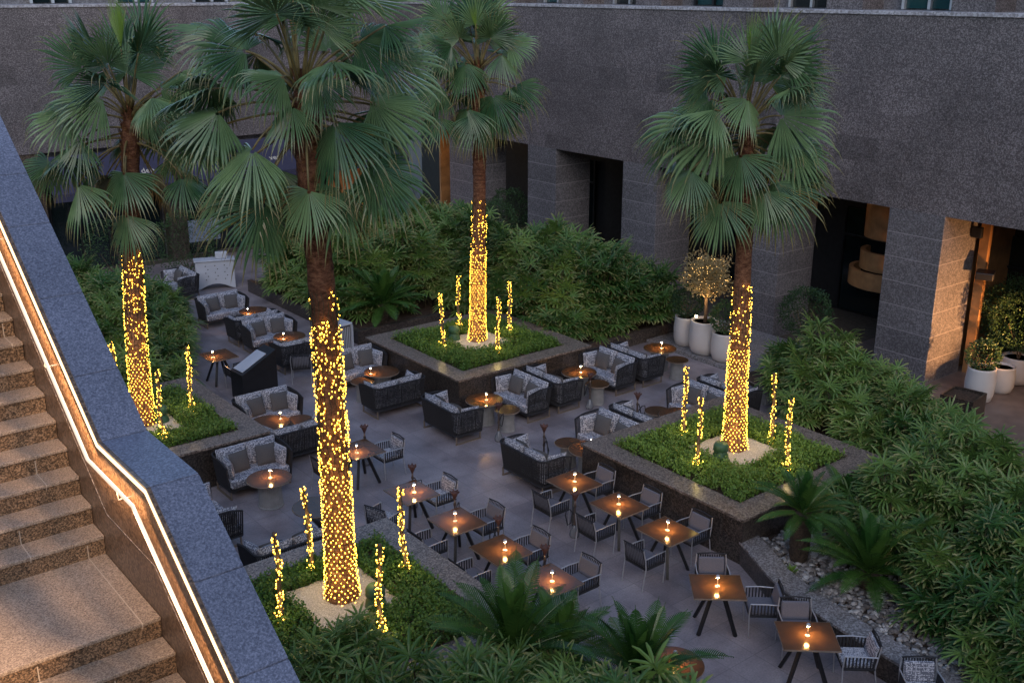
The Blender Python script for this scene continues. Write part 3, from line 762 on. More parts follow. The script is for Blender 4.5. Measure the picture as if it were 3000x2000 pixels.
POLES = [('M', 15.18, 22.12, 'left of the trunk'), ('M', 16.57, 23.3, 'behind the trunk'), ('M', 16.16, 20.99, 'in front of the trunk'), ('M', 17.3, 21.98, 'right of the trunk'),
         ('R', 15.95, 14.27, 'behind and left of the trunk'), ('R', 14.93, 12.95, 'at the left near the dining tables'), ('R', 17.15, 12.92, 'at the right beside the hedge'), ('R', 16.22, 11.78, 'near the front corner'),
         ('L', 7.2, 20.96, 'at the front'), ('L', 8.3, 22.08, 'nearest the sofas'), ('L', 7.1, 23.4, 'at the back, half hidden by the parapet'),
         ('F', 5.98, 13.14, 'at the left'), ('F', 7.01, 14.15, 'behind the trunk'), ('F', 8.19, 13.17, 'in front of the dining tables'), ('F', 6.98, 11.89, 'beside the green garden speaker')]
for k, (pk, x, y, w_) in enumerate(POLES):
    light_pole(x, y, k + 1, 'lit stem %s, %s' % (WHERE[pk], w_))
# garden speakers
sp = thing('garden_speaker', 'green domed garden speaker in the right planter', 'speaker', (15.59, 12.93, .9), group='green garden speakers')
MB().lathe([(.17, 0), (.175, .03), (.15, .16), (.125, .2), (.125, .235)], 24).build('body', M['green_plastic'], sp, smooth=True)
MB().lathe([(.13, .236), (.155, .25), (.15, .35), (.12, .4), (0, .41)], 24).build('cap', M['green_plastic'], sp, smooth=True)
dup(sp, (7.3, 12.6, .9), 0, 'large green domed garden speaker nearest the viewer in the foreground planter')
dup(sp, (15.86, 22.55, .9), 0, 'green domed garden speaker in the central planter left of the palm')
dup(sp, (7.5, 21.85, .9), 0, 'green domed garden speaker lit from above in the planter by the stairs')

# ------------------------------------------------------------------ sofas
def ucurve(hw, xb, xf, rad, n=5):
    pts = [Vector((xf, -hw, 0))]
    for k in range(n + 1):
        a = -PI / 2 - (PI / 2) * k / n; pts.append(Vector((xb + rad + rad * math.cos(a), -hw + rad + rad * math.sin(a), 0)))
    for k in range(n + 1):
        a = PI - (PI / 2) * k / n; pts.append(Vector((xb + rad + rad * math.cos(a), hw - rad + rad * math.sin(a), 0)))
    pts.append(Vector((xf, hw, 0))); return pts
def resample(pts, step):
    out = []; acc = 0; d = [0]
    for a, b in zip(pts[:-1], pts[1:]): d.append(d[-1] + (b - a).length)
    n = int(d[-1] / step)
    for k in range(n + 1):
        s = d[-1] * k / n; i = 0
        while i < len(d) - 2 and d[i + 1] < s: i += 1
        out.append(pts[i].lerp(pts[i + 1], (s - d[i]) / max(1e-6, d[i + 1] - d[i])))
    return out
def pillow(w, h, t, n=10, pw=2.6):
    m = MB()
    for sgn in (1, -1):
        b = len(m.v)
        for i in range(n + 1):
            for j in range(n + 1):
                u, v = 2 * i / n - 1, 2 * j / n - 1
                k = max(0, (1 - abs(u) ** pw)) ** .5 * max(0, (1 - abs(v) ** pw)) ** .5
                pin = 1 - .07 * (abs(u * v)) ** .5 * 0 - .05 * (1 - abs(abs(u) - abs(v)))* (max(abs(u), abs(v)) ** 6) * (min(abs(u), abs(v)) < .6)
                m.v.append((sgn * t / 2 * k, u * w / 2 * pin, v * h / 2 * pin))
        for i in range(n):
            for j in range(n):
                q = b + i * (n + 1) + j; f = (q, q + n + 1, q + n + 2, q + 1)
                m.f.append(f if sgn < 0 else f[::-1])
    return m
def rbox(x0, x1, y0, y1, z0, z1): return MB().span(x0, x1, y0, y1, z0, z1)
def make_sofa(label):
    t = thing('sofa', label, 'sofa', group='woven rope two seat sofas')
    HWt, HWb = .74, .68
    top = resample(ucurve(HWt, -.43, .37, .16), .037); bot = resample(ucurve(HWb, -.36, .36, .12), .037)
    n = min(len(top), len(bot)); bot = [bot[round(i * (len(bot) - 1) / (len(top) - 1))] for i in range(len(top))]
    def hz(p): return .80 - .07 * max(0, (p.x - .05) / .32) ** 1.5
    sh = MB()
    for i, (a, b) in enumerate(zip(top, bot)):
        A = Vector((a.x, a.y, hz(a))); B = Vector((b.x, b.y, .2)); md = A.lerp(B, .5)
        sh.tube([A, md, B], [.0125, .014, .0125], 4, caps=False)
    sh.build('rope_back', M['rope'], t)
    fr = MB(); fr.tube([(p.x, p.y, hz(p)) for p in top], .019, 6)
    fr.tube([(p.x, p.y, .2) for p in bot], .02, 6)
    for sy in (-1, 1): fr.tube([(.37, sy * HWt, hz(top[0])), (.36, sy * HWb, .2)], .016, 6)
    fr.span(-.34, .36, -.66, .66, .175, .235)
    fr.build('frame', M['rope'], t)
    lg = MB().tube([(0, 0, 0), (0, 0, .18)], [.017, .02], 8).mesh('leg', M['bronze'])
    for (x, y) in ((.33, -.66), (.33, .66), (-.34, -.66), (-.34, .66)): part('leg', lg, t, (x, y, .012))
    rl = MB().span(-.36, .35, -.018, .018, 0, .024).mesh('leg_rail', M['bronze'])
    for y in (-.66, .66): part('leg_rail', rl, t, (0, y, .001))
    o = rbox(-.3, .4, -.665, .665, .237, .43).build('seat_cushion', M['pattern'], t, bevel=.055)
    bc = pillow(.66, .5, .24).mesh('back_cushion', M['pattern'], True)
    for y in (-.335, .335): part('back_cushion', bc, t, (-.245, y, .655), (0, R(-13), 0))
    ac = pillow(.46, .42, .17).mesh('arm_cushion', M['pattern'], True)
    for y, rz in ((-.575, R(83)), (.575, R(-83))): part('arm_cushion', ac, t, (.1, y, .61), (0, R(-8), rz))
    tc = pillow(.43, .43, .16).mesh('throw_cushion', M['grey_fabric'], True)
    for y, rz, ry in ((-.27, .12, -18), (.33, -.1, -20)): part('throw_cushion', tc, t, (-.03, y, .625), (0, R(ry), rz))
    return t
SOFAS = [  # x, y, facing deg, label
    (13.38, 19.18, 0, 'dark rope sofa with its back to us at the front corner of the central planter'),
    (15.48, 19.18, 180, 'sofa facing left along the central planter, two grey cushions on its patterned seat'),
    (16.46, 19.18, 0, 'sofa backing onto the grey cushioned one in the row along the central planter'),
    (18.39, 19.18, 180, 'sofa facing left at the right corner of the central planter'),
    (19.38, 19.18, 0, 'sofa facing right towards the round table next to the white pots'),
    (13.25, 15.96, 0, 'dark backed sofa beside the square dining tables, next to a hookah'),
    (15.4, 15.96, 180, 'sofa facing left behind the left corner of the right planter, large grey cushion upright'),
    (16.42, 15.96, 0, 'sofa backing onto the one at the corner of the right planter, hookah behind it'),
    (18.35, 15.96, 180, 'sofa facing left just behind the two lit stems of the right planter'),
    (19.38, 15.96, 0, 'sofa facing right, mostly behind the lit trunk of the right hand palm'),
    (12.83, 30.75, -90, 'farthest of the sofas in the left row, just in front of the white tufted bar'),
    (12.83, 28.55, 90, 'sofa seen from behind in the left row, backing onto the one with a brown cushion'),
    (12.83, 27.56, -90, 'sofa in the left row, third from the white bar, facing a lamp lit table'),
    (12.8, 25.58, 90, 'dark sofa seen from behind next to the black host stand'),
    (13.35, 23.5, -90, 'sofa facing us left of the central planter, right of the sparkling foreground trunk'),
    (13.1, 21.3, 90, 'dark sofa seen from behind along the left side of the central planter'),
    (10.1, 22.05, -90, 'sofa facing us right behind the black host stand wedge, beside the left planter'),
    (9.9, 20.25, 90, 'sofa seen from behind at the corner of the left planter, partly behind the foreground trunk'),
    (8.48, 19.46, -90, 'nearest sofa facing us, in front of the left planter wall by the granite parapet'),
    (7.35, 15.72, 90, 'sofa behind the foreground planter, its cushions just showing beside the parapet'),
    (6.85, 17.95, 0, 'sofa end peeping out from behind the blue grey parapet'),
    (13.0, 34.5, 180, 'sofa beside the white tufted bar, seen from its rope arm end'),
]
s0 = None
for (x, y, a, lab) in SOFAS:
    if s0 is None:
        s0 = make_sofa(lab); s0.location = (x, y, .005); s0.rotation_euler = (0, 0, R(a))
    else: dup(s0, (x, y, .005), R(a), lab)

# ------------------------------------------------------------------ tables
def make_round(name, label, rt, h, rb, group):
    t = thing(name, label, 'round table', group=group)
    MB().lathe([(0, h - .028), (rt - .02, h - .028), (rt, h - .02), (rt, h - .004), (rt - .006, h), (0, h)], 64).build('tabletop', M['wood_top'], t)
    MB().lathe([(rt - .012, h - .034), (rt + .003, h - .026), (rt + .0035, h - .008), (rt - .001, h - .003)], 64).build('rim', M['wood_edge'], t)
    MB().lathe([(rb * 1.06, .0), (rb * 1.08, .02), (rb, .04), (rb * .94, h * .5), (rb, h - .05), (rb * 1.02, h - .03)], 72, flute=.035, nf=1).build('drum_base', M['drum'], t)
    return t
BIG = [(14.35, 19.2, 'round lamp lit table between the two sofas at the front corner of the central planter'),
       (17.42, 19.24, 'round lamp lit table in the middle of the sofa row along the central planter'),
       (20.43, 19.29, 'round lamp lit table nearest the white pots'),
       (14.38, 15.5, 'round table glowing orange at the left corner of the right planter'),
       (17.3, 15.66, 'round table behind the lit stems at the back of the right planter'),
       (20.75, 15.9, 'round bluish table between the right hand trunk and the hedge'),
       (13.31, 29.5, 'farthest lamp lit round table in the left row of sofas'),
       (12.98, 26.55, 'round lamp lit table between the third and fourth sofas of the left row'),
       (13.47, 22.42, 'round lamp lit table beside the left side of the central planter'),
       (9.68, 21.1, 'round lamp lit table at the right side of the left planter'),
       (8.36, 18.44, 'round lamp lit table on a pale ribbed drum, nearest the parapet'),
       (8.5, 16.75, 'round table half hidden behind the foreground trunk'),
       (10.17, 9.05, 'round lamp lit table behind the sago leaves at the bottom of the view')]
b0 = None
for (x, y, lab) in BIG:
    if b0 is None: b0 = make_round('round_table', lab, .45, .6, .24, 'round bronze topped tables'); b0.location = (x, y, .005)
    else: dup(b0, (x, y, .005), 0, lab)
SMALL = [(14.5, 18.5, 'small side table with an orange glint in front of the front corner sofas'),
         (17.34, 18.46, 'small dark side table beside a hookah in the middle of the central row'),
         (20.25, 18.48, 'small dark side table on a pale drum beyond the last sofa of the central row'),
         (14.35, 16.15, 'small dark unlit side table left of the glowing round table'),
         (17.22, 16.25, 'small dark unlit side table behind the lit stems'),
         (12.6, 29.1, 'small side table by the farthest sofa in the left row'),
         (12.26, 26.3, 'small side table at the left of the third sofa in the left row'),
         (12.82, 22.28, 'small side table on a pale drum left of the central planter'),
         (10.38, 20.98, 'small side table overlapping the round table by the left planter')]
m0 = None
for (x, y, lab) in SMALL:
    if m0 is None: m0 = make_round('side_table', lab, .3, .53, .17, 'small round side tables'); m0.location = (x, y, .005)
    else: dup(m0, (x, y, .005), 0, lab)
def make_square(label):
    t = thing('dining_table', label, 'dining table', group='square dining tables')
    MB().span(-.375, .375, -.42, .42, .722, .75).build('tabletop', M['wood_top'], t, bevel=.004)
    e = MB()
    for s in (-1, 1):
        e.span(s * .3765 - .0015, s * .3765 + .0015, -.4235, .4235, .7225, .7485); e.span(-.375, .375, s * .4215 - .0015, s * .4215 + .0015, .7225, .7485)
    e.build('edge_trim', M['wood_edge'], t)
    for sx in (-1, 1):
        for sy in (-1, 1):
            l = MB(); A = Vector((sx * .07, sy * .07, .72)); B = Vector((sx * .27, sy * .3, .0)); d = (A - B)
            q = d.to_track_quat('Z', 'Y').to_matrix()
            l.box((A + B) / 2, (.05, .05, d.length), M=q); l.build('leg', M['black'], t)
    MB().span(-.12, .12, -.12, .12, .69, .721).build('centre_plate', M['black'], t)
    return t
SQ = [(10.36, 18.24, 0, 'square dining table just right of the foreground trunk, farthest of the left line'),
      (10.1, 15.88, 0, 'square dining table behind the lit stem of the foreground planter'),
      (10.1, 14.38, 0, 'square dining table third from the far end of the left line, chairs with grey backs'),
      (10.08, 13.05, 0, 'square dining table second from the near end of the left line'),
      (10.1, 11.76, 0, 'square dining table behind the large sago palm, nearest of the left line'),
      (12.84, 14.26, 0, 'square dining table beside the dark backed sofa, farthest along the right planter wall'),
      (12.86, 13.0, 0, 'middle of the three square dining tables along the right planter wall'),
      (12.83, 11.73, 0, 'square dining table nearest the front corner of the right planter'),
      (12.1, 9.92, 49, 'turned square dining table beside the granite kerb, one chair behind it'),
      (12.1, 8.15, 49, 'turned square dining table at the bottom right with a patterned chair'),
      (10.55, 25.8, 0, 'small square table glowing orange beyond the black host stand'),
      (12.2, 6.0, 49, 'turned square table at the bottom edge of the view')]
q0 = None
for (x, y, a, lab) in SQ:
    if q0 is None: q0 = make_square(lab); q0.location = (x, y, .005); q0.rotation_euler = (0, 0, R(a))
    else: dup(q0, (x, y, .005), R(a), lab)

# ------------------------------------------------------------------ dining chairs (facing +x)
def make_chair(label, fab, group):
    t = thing('dining_chair', label, 'dining chair', group=group)
    for sy in (-1, 1):
        l = MB(); l.tube([(.23, sy * .25, 0), (.25, sy * .26, .44), (.235, sy * .265, .63)], .011, 7); l.build('leg', M['steel'], t)
        l = MB(); l.tube([(-.29, sy * .25, 0), (-.22, sy * .26, .42), (-.25, sy * .265, .62), (-.285, sy * .245, .8)], .011, 7); l.build('leg', M['steel'], t)
        a = MB(); a.tube([(-.25, sy * .265, .62), (0, sy * .275, .635), (.235, sy * .265, .63)], .011, 7); a.build('armrest', M['steel'], t)
        rp = MB()
        for k in range(9):
            x = -.2 + .42 * k / 8; rp.box((x, sy * .268, .525), (.022, .012, .2))
        rp.span(-.22, .23, sy * .268 - .008, sy * .268 + .008, .41, .435); rp.build('rope_side', M['rope'], t)
    s = MB(); s.span(-.22, .25, -.255, .255, .385, .41); s.build('seat_frame', M['rope'], t)
    b = MB()
    for k in range(12):
        y = -.225 + .45 * k / 11; b.tube([(-.215, y, .41), (-.245, y, .6), (-.285, y * .97, .79)], .011, 4, caps=False)
    b.tube([(-.285, -.245, .8), (-.3, 0, .815), (-.285, .245, .8)], .012, 6); b.build('rope_back', M['rope'], t)
    rbox(-.2, .25, -.235, .235, .411, .475).build('seat', fab, t, bevel=.025)
    bk = MB().box((0, 0, 0), (.06, .44, .3)); o = bk.build('backrest', fab, t, bevel=.025, loc=(-.225, 0, .615)); o.rotation_euler = (0, R(-12), 0)
    return t
DC = 'woven dining chairs'
CH = [  # x,y,facing,pattern,label
 (11.03, 18.24, 180, 1, 'patterned dining chair right of the table next to the foreground trunk'),
 (9.62, 18.3, 0, 0, 'dark dining chair left of the foreground trunk table, half hidden by the lights'),
 (10.75, 15.9, 180, 1, 'patterned dining chair behind the lit stem table, light blue back'),
 (9.4, 15.75, 20, 1, 'dining chair with pale patterned seat at the back corner of the foreground planter'),
 (10.76, 14.4, 180, 0, 'grey backed dining chair, farthest of three along the right side of the left tables'),
 (9.45, 14.36, 0, 0, 'dining chair whose rope arm shows over the planter edge, farthest of the hidden ones'),
 (10.74, 13.07, 180, 0, 'grey backed dining chair, middle of three along the right side of the left tables'),
 (9.43, 13.05, 0, 0, 'dining chair whose rope arm shows over the planter edge, middle of the hidden ones'),
 (10.78, 11.8, 180, 0, 'grey backed dining chair above the big sago palm, nearest of three'),
 (9.45, 11.75, 0, 0, 'dining chair mostly hidden between planter edge and sago palm'),
 (13.48, 14.3, 180, 0, 'slate dining chair against the right planter wall, farthest of three'),
 (12.2, 14.2, 0, 0, 'dark backed dining chair by the sofa end, farthest of three facing the right planter'),
 (13.5, 13.03, 180, 0, 'slate dining chair against the right planter wall, middle of three'),
 (12.22, 12.95, 0, 0, 'dark backed dining chair beside the standing hookah, middle of three facing the right planter'),
 (13.48, 11.75, 180, 0, 'slate dining chair against the right planter wall, nearest of three'),
 (12.2, 11.66, 0, 0, 'dark backed dining chair nearest us of three facing the right planter'),
 (12.57, 10.42, 229, 0, 'slate dining chair behind the turned table at the planter corner'),
 (12.62, 9.4, 139, 0, 'slate dining chair between the turned table and the granite kerb'),
 (12.56, 8.66, 229, 0, 'slate dining chair behind the turned table at the bottom right'),
 (12.6, 7.62, 139, 1, 'patterned dining chair at the bottom right beside the kerb'),
 (12.66, 6.55, 229, 1, 'patterned dining chair back cut by the bottom edge of the view'),
 (10.72, 25.05, 90, 0, 'black backed dining chair in front of the small orange lit table'),
 (12.3, 24.55, 60, 0, 'grey dining chair standing alone left of the foreground trunk lights'),
]
c0 = make_chair(CH[1][4], M['chair_fabric'], DC); c1 = make_chair(CH[0][4], M['pattern'], DC)
used = set()
for (x, y, a, pt, lab) in CH:
    src = c1 if pt else c0
    if src['label'] == lab: src.location = (x, y, .005); src.rotation_euler = (0, 0, R(a))
    else: dup(src, (x, y, .005), R(a), lab)

# ------------------------------------------------------------------ table lamps
def make_lamp(label):
    t = thing('table_lamp', label, 'table lamp', group='small glowing table lamps')
    MB().lathe([(0, 0), (.036, 0), (.038, .006), (.034, .012), (0, .013)], 20).build('base', M['white_paint'], t)
    MB().tube([(0, 0, .012), (0, 0, .17)], .0055, 8).build('stem', M['steel'], t)
    MB().lathe([(0, .17), (.03, .172), (.034, .182), (.03, .2), (.018, .213), (0, .217)], 20).build('shade', M['steel'], t, smooth=True)
    MB().lathe([(0, .1665), (.026, .1665), (.026, .1695), (0, .1695)], 16).build('bulb', M['lamp_glow'], t)
    return t
LAMPS = [(14.35, 19.12, .6, 'on the round table at the front corner of the central planter'), (17.42, 19.17, .6, 'on the round table in the middle of the central row'),
 (20.43, 19.24, .6, 'on the round table nearest the white pots'), (14.5, 15.56, .6, 'on the glowing round table at the right planter corner'), (17.45, 15.5, .6, 'on the round table behind the lit stems'),
 (13.0, 29.25, .6, 'on the farthest round table of the left row'), (12.72, 26.38, .6, 'on the round table by the third sofa of the left row'), (13.14, 22.4, .6, 'on the round table left of the central planter'),
 (9.96, 21.1, .6, 'on the round table by the left planter'), (8.38, 18.42, .6, 'on the round table nearest the parapet'), (10.2, 9.05, .6, 'on the round table behind the sago leaves'),
 (10.2, 18.1, .75, 'on the dining table right of the foreground trunk'), (10.12, 15.82, .75, 'on the dining table behind the foreground lit stem'), (10.06, 14.38, .75, 'on the third dining table of the left line'),
 (10.12, 12.98, .75, 'on the fourth dining table of the left line'), (10.1, 11.7, .75, 'on the dining table above the big sago palm'), (12.86, 14.26, .75, 'on the dining table beside the dark backed sofa'),
 (12.86, 13.02, .75, 'on the middle dining table along the right planter'), (12.84, 11.74, .75, 'on the dining table nearest the right planter corner'), (12.1, 9.92, .75, 'on the turned table beside the kerb'),
 (12.1, 8.15, .75, 'on the turned table at the bottom right'), (10.35, 25.7, .75, 'on the small square table beyond the host stand')]
p0 = None
for (x, y, z, w_) in LAMPS:
    lab = 'lit lamp ' + w_
    if p0 is None: p0 = make_lamp(lab); p0.location = (x, y, z + .006)
    else: dup(p0, (x, y, z + .006), 0, lab)

# ------------------------------------------------------------------ hookahs
def make_hookah(label):
    t = thing('hookah', label, 'hookah', group='standing hookahs')
    MB().lathe([(.07, 0), (.085, .01), (.1, .06), (.085, .13), (.045, .2), (.03, .26)], 20).build('base', M['hglass'], t, smooth=True)
    MB().lathe([(.03, .26), (.036, .28), (.02, .3), (.018, .42), (.034, .46), (.02, .5), (.017, .62), (.032, .66), (.016, .7), (.018, .76)], 14).build('stem', M['shisha'], t, smooth=True)
    MB().lathe([(.016, .76), (.03, .8), (.055, .86), (.072, .915), (.066, .92), (.05, .9), (0, .87)], 16).build('bowl', M['clay'], t, smooth=True)
    c = MB()
    for k in range(6):
        a = PI * k / 3; c.tube([(.06 * math.cos(a), .06 * math.sin(a), .9), (.088 * math.cos(a), .088 * math.sin(a), .935)], .017, 5)
    c.build('coal_tray', M['clay'], t)
    h = MB(); h.tube([(.02, 0, .48), (.1, .03, .6), (.17, .05, .62), (.19, .06, .5), (.15, .08, .3), (.09, .1, .36), (.06, .05, .55), (.03, .03, .66)], .012, 6); h.build('hose', M['rope'], t, smooth=True)
    return t
HK = [(13.95, 18.12, 'clear hookah in front of the side table with the orange glint'), (16.95, 18.3, 'hookah in front of the small side table in the middle of the central row'), (12.3, 13.62, 'tall hookah standing between the dining tables along the right planter'),
      (10.86, 18.9, 'hookah behind the table next to the foreground trunk'), (10.56, 16.55, 'hookah behind the lit stem table'), (10.55, 15.08, 'hookah between the second and third tables of the left line'),
      (10.56, 13.74, 'hookah between the third and fourth tables of the left line'), (10.55, 12.42, 'hookah between the fourth and nearest tables of the left line'), (13.95, 16.5, 'hookah behind the seat of the dark backed sofa beside the dining tables'),
      (16.9, 16.6, 'hookah behind the sofa at the corner of the right planter')]
h0 = None
for k, (x, y, lab) in enumerate(HK):
    if h0 is None: h0 = make_hookah(lab); h0.location = (x, y, .005)
    else: dup(h0, (x, y, .005), k * 1.3, lab)

# ------------------------------------------------------------------ host stand, bar, slatted cabinet
t = thing('host_stand', 'black wedge shaped host stand with a pale sloping top among the left sofas', 'host stand', (10.85, 24.35, .005), R(4))
m = MB(); m.add([(-.5, -.3, 0), (.5, -.3, 0), (.5, .3, 0), (-.5, .3, 0), (-.5, -.3, .72), (.5, -.3, 1.2), (.5, .3, 1.2), (-.5, .3, .72)], [(3, 2, 1, 0), (0, 1, 5, 4), (2, 3, 7, 6), (1, 2, 6, 5), (3, 0, 4, 7), (4, 5, 6, 7)])
m.build('body', M['black'], t, bevel=.01)
m = MB(); a_ = math.atan2(.48, 1.0); m.box((0, 0, 0), (.78, .46, .012)); o = m.build('top_sheet', M['white_paint'], t, loc=(-.08, .02, .935)); o.rotation_euler = (0, -a_, 0)
t = thing('tufted_bar', 'white tufted bar counter with an arched base at the far end of the terrace', 'bar counter', (14.35, 34.75, .005), R(-20))
m = MB(); n = 14
prof = [(-.65, 0), (-.65, 1.0), (.65, 1.0), (.65, 0)] + [(.55 - 1.1 * k / n, .18 * math.sin(PI * k / n) + .02) for k in range(n + 1)]
m.add([(x, -.22, z) for x, z in prof] + [(x, .22, z) for x, z in prof], [tuple(range(len(prof) - 1, -1, -1)), tuple(range(len(prof), 2 * len(prof)))] + [(i, (i + 1) % len(prof), len(prof) + (i + 1) % len(prof), len(prof) + i) for i in range(len(prof))])
m.build('body', M['white_paint'], t, bevel=.01)
m = MB()
for ix in range(-1, 2):
    for iz in range(5): m.box((ix * .32 + (iz % 2) * .08, -.226, .36 + iz * .12), (.035, .012, .03))
m.build('buttons', M['grey_fabric'], t)
m = MB(); m.span(-.69, .69, -.27, .27, 1.001, 1.04); m.build('counter_top', M['white_paint'], t, bevel=.01)
m = MB(); m.box((.25, .0, 1.16), (.4, .2, .22)); m.build('tray', M['white_paint'], t, bevel=.02)
t = thing('slatted_cabinet', 'white slatted cabinet behind the foreground trunk lights, beside the dark sago palm', 'cabinet', (14.25, 26.15, .005), R(8))
m = MB(); m.span(-.36, .36, -.34, .34, .78, .85); m.build('top', M['white_paint'], t, bevel=.04)
m = MB()
for sx in (-1, 1):
    for sy in (-1, 1): m.box((sx * .33, sy * .31, .39), (.06, .06, .775))
m.build('corner_post', M['white_paint'], t)
m = MB(); m.span(-.29, .29, -.28, .28, .03, .77); m.build('body', M['grey_fabric'], t)
m = MB()
for k in range(9): m.span(-.26 + k * .062, -.235 + k * .062, -.3, -.285, .06, .74); m.span(.292, .305, -.26 + k * .062, -.235 + k * .062, .06, .74)
m.build('slats', M['white_paint'], t)

# ------------------------------------------------------------------ right kerb, pebble bed, near bed, hedge beds
def smooth(pts, n=8):
    out = []
    P = [Vector((*p, 0)) for p in pts]; P = [P[0] * 2 - P[1]] + P + [P[-1] * 2 - P[-2]]
    for i in range(1, len(P) - 2):
        for k in range(n):
            t = k / n; a, b, c, d = P[i - 1:i + 3]
            out.append(.5 * ((2 * b) + (c - a) * t + (2 * a - 5 * b + 4 * c - d) * t * t + (3 * b - a - 3 * c + d) * t ** 3))
    out.append(P[-2]); return out
def kerb(name, label, pts, wdt, h, cat='kerb'):
    c = smooth(pts); L_, R_ = [], []
    for i, p in enumerate(c):
        tn = (c[min(i + 1, len(c) - 1)] - c[max(i - 1, 0)]).normalized(); nn = Vector((-tn.y, tn.x, 0)); R_.append(p + nn * wdt); L_.append(p)
    def strip(off0, off1, z0, z1):
        m = MB(); n = len(c)
        for i in range(n):
            d = (R_[i] - L_[i]).normalized(); a = L_[i] - d * off0; b = R_[i] + d * off1
            m.v += [(a.x, a.y, z0), (b.x, b.y, z0), (b.x, b.y, z1), (a.x, a.y, z1)]
        for i in range(n - 1):
            q = i * 4; m.f += [(q, q + 1, q + 5, q + 4), (q + 2, q + 3, q + 7, q + 6), (q + 1, q + 2, q + 6, q + 5), (q + 3, q, q + 4, q + 7)]
        m.f += [(0, 3, 2, 1), ((n - 1) * 4, (n - 1) * 4 + 1, (n - 1) * 4 + 2, (n - 1) * 4 + 3)]
        return m
    t = thing(name, label, cat)
    strip(-.02, 0, 0, h - .05).build('wall', M['planter'], t); strip(0, 0, h - .049, h).build('coping', M['kerb'], t, bevel=.005)
    return [(p.x, p.y) for p in R_]
KP = [(14.05, 11.2), (13.75, 10.55), (13.38, 9.75), (13.12, 8.6), (12.97, 7.2), (12.9, 5.4), (12.9, 3.2)]
inner = kerb('bed_kerb', 'curved low granite kerb wall edging the pebble bed on the right', KP, .45, .45)
m = MB(); poly = inner + [(18.3, 3.2), (19.2, 7.4), (20.6, 9.2), (22.3, 11.3), (22.9, 13.5), (22.9, 17.0), (21.4, 17.0), (20.9, 15.2), (18.31, 14.2), (18.31, 10.93), (14.4, 10.93)]
m.prism(poly, .012, .33); o = m.build('bed_soil', M['soil']); o['kind'] = 'structure'
KN = [(9.35, 3.0), (9.5, 5.5), (9.66, 7.2), (9.68, 8.4), (9.45, 9.5), (9.1, 10.35), (8.95, 10.6)]
inn2 = kerb('bed_kerb', 'curved low granite kerb wall edging the sago bed at the bottom of the view', KN, .45, .45)
m = MB(); poly2 = inn2 + [(4.5, 10.64), (2.6, 10.64), (2.6, 3.0)]
m.prism(poly2, .012, .33); o = m.build('bed_soil', M['soil']); o['kind'] = 'structure'
# hedge bed behind the central row: low dark wall
def bed(label, x0, x1, y0, y1, h=.42):
    t = thing('hedge_bed', label, 'low wall')
    m = MB(); m.span(x0, x1, y0, y0 + .16, 0, h); m.span(x0, x0 + .16, y0 + .161, y1, 0, h); m.build('wall', M['planter'], t, bevel=.008)
    m = MB(); m.add([(x0 + .16, y0 + .16, h - .1), (x1, y0 + .16, h - .1), (x1, y1, h - .1), (x0 + .16, y1, h - .1)], [(0, 1, 2, 3)]); m.build('soil', M['soil'], t)
bed('low dark granite wall of the hedge bed behind the central sofas', 18.6, 23.4, 21.15, 27.5)
bed('low dark granite wall of the hedge bed behind the central planter', 15.0, 18.4, 26.2, 33.6)
bed('low dark granite wall of the far hedge bed before the corner pillar', 18.6, 23.4, 27.6, 33.6)
# pebbles
def inside(p, poly):
    x, y = p; c = False; j = len(poly) - 1
    for i in range(len(poly)):
        xi, yi = poly[i]; xj, yj = poly[j]
        if (yi > y) != (yj > y) and x < (xj - xi) * (y - yi) / (yj - yi) + xi: c = not c
        j = i
    return c
ico = [(0, 0, -1), (.72, -.53, -.45), (-.28, -.85, -.45), (-.89, 0, -.45), (-.28, .85, -.45), (.72, .53, -.45), (.28, -.85, .45), (-.72, -.53, .45), (-.72, .53, .45), (.28, .85, .45), (.89, 0, .45), (0, 0, 1)]
icf = [(0, 2, 1), (0, 1, 5), (0, 5, 4), (0, 4, 3), (0, 3, 2), (1, 2, 6), (2, 3, 7), (3, 4, 8), (4, 5, 9), (5, 1, 10), (1, 6, 10), (2, 7, 6), (3, 8, 7), (4, 9, 8), (5, 10, 9), (6, 7, 11), (7, 8, 11), (8, 9, 11), (9, 10, 11), (10, 6, 11)]
m = MB(); m.tone = []
r = random.Random(5); n = 0
while n < 4200:
    x, y = r.uniform(13.2, 16.4), r.uniform(5.2, 10.9)
    if not inside((x, y), poly): continue
    if x > 16.2 - .25 * abs(y - 8): continue
    n += 1
    s = r.uniform(.025, .065); a = r.uniform(0, 2 * PI); ca, sa = math.cos(a), math.sin(a); sx, sy, sz = s * r.uniform(.9, 1.5), s, s * r.uniform(.5, .8)
    tn = r.random() ** 1.4
    m.add([(x + (vx * sx * ca - vy * sy * sa), y + (vx * sx * sa + vy * sy * ca), .345 + r.uniform(0, .03) + vz * sz) for vx, vy, vz in ico], icf); m.tone += [tn] * 12
o = m.build('pebbles', M['pebble'], None, smooth=True); o['kind'] = 'stuff'; o['label'] = 'bed of grey and white pebbles round the sago palms'; o['category'] = 'pebbles'

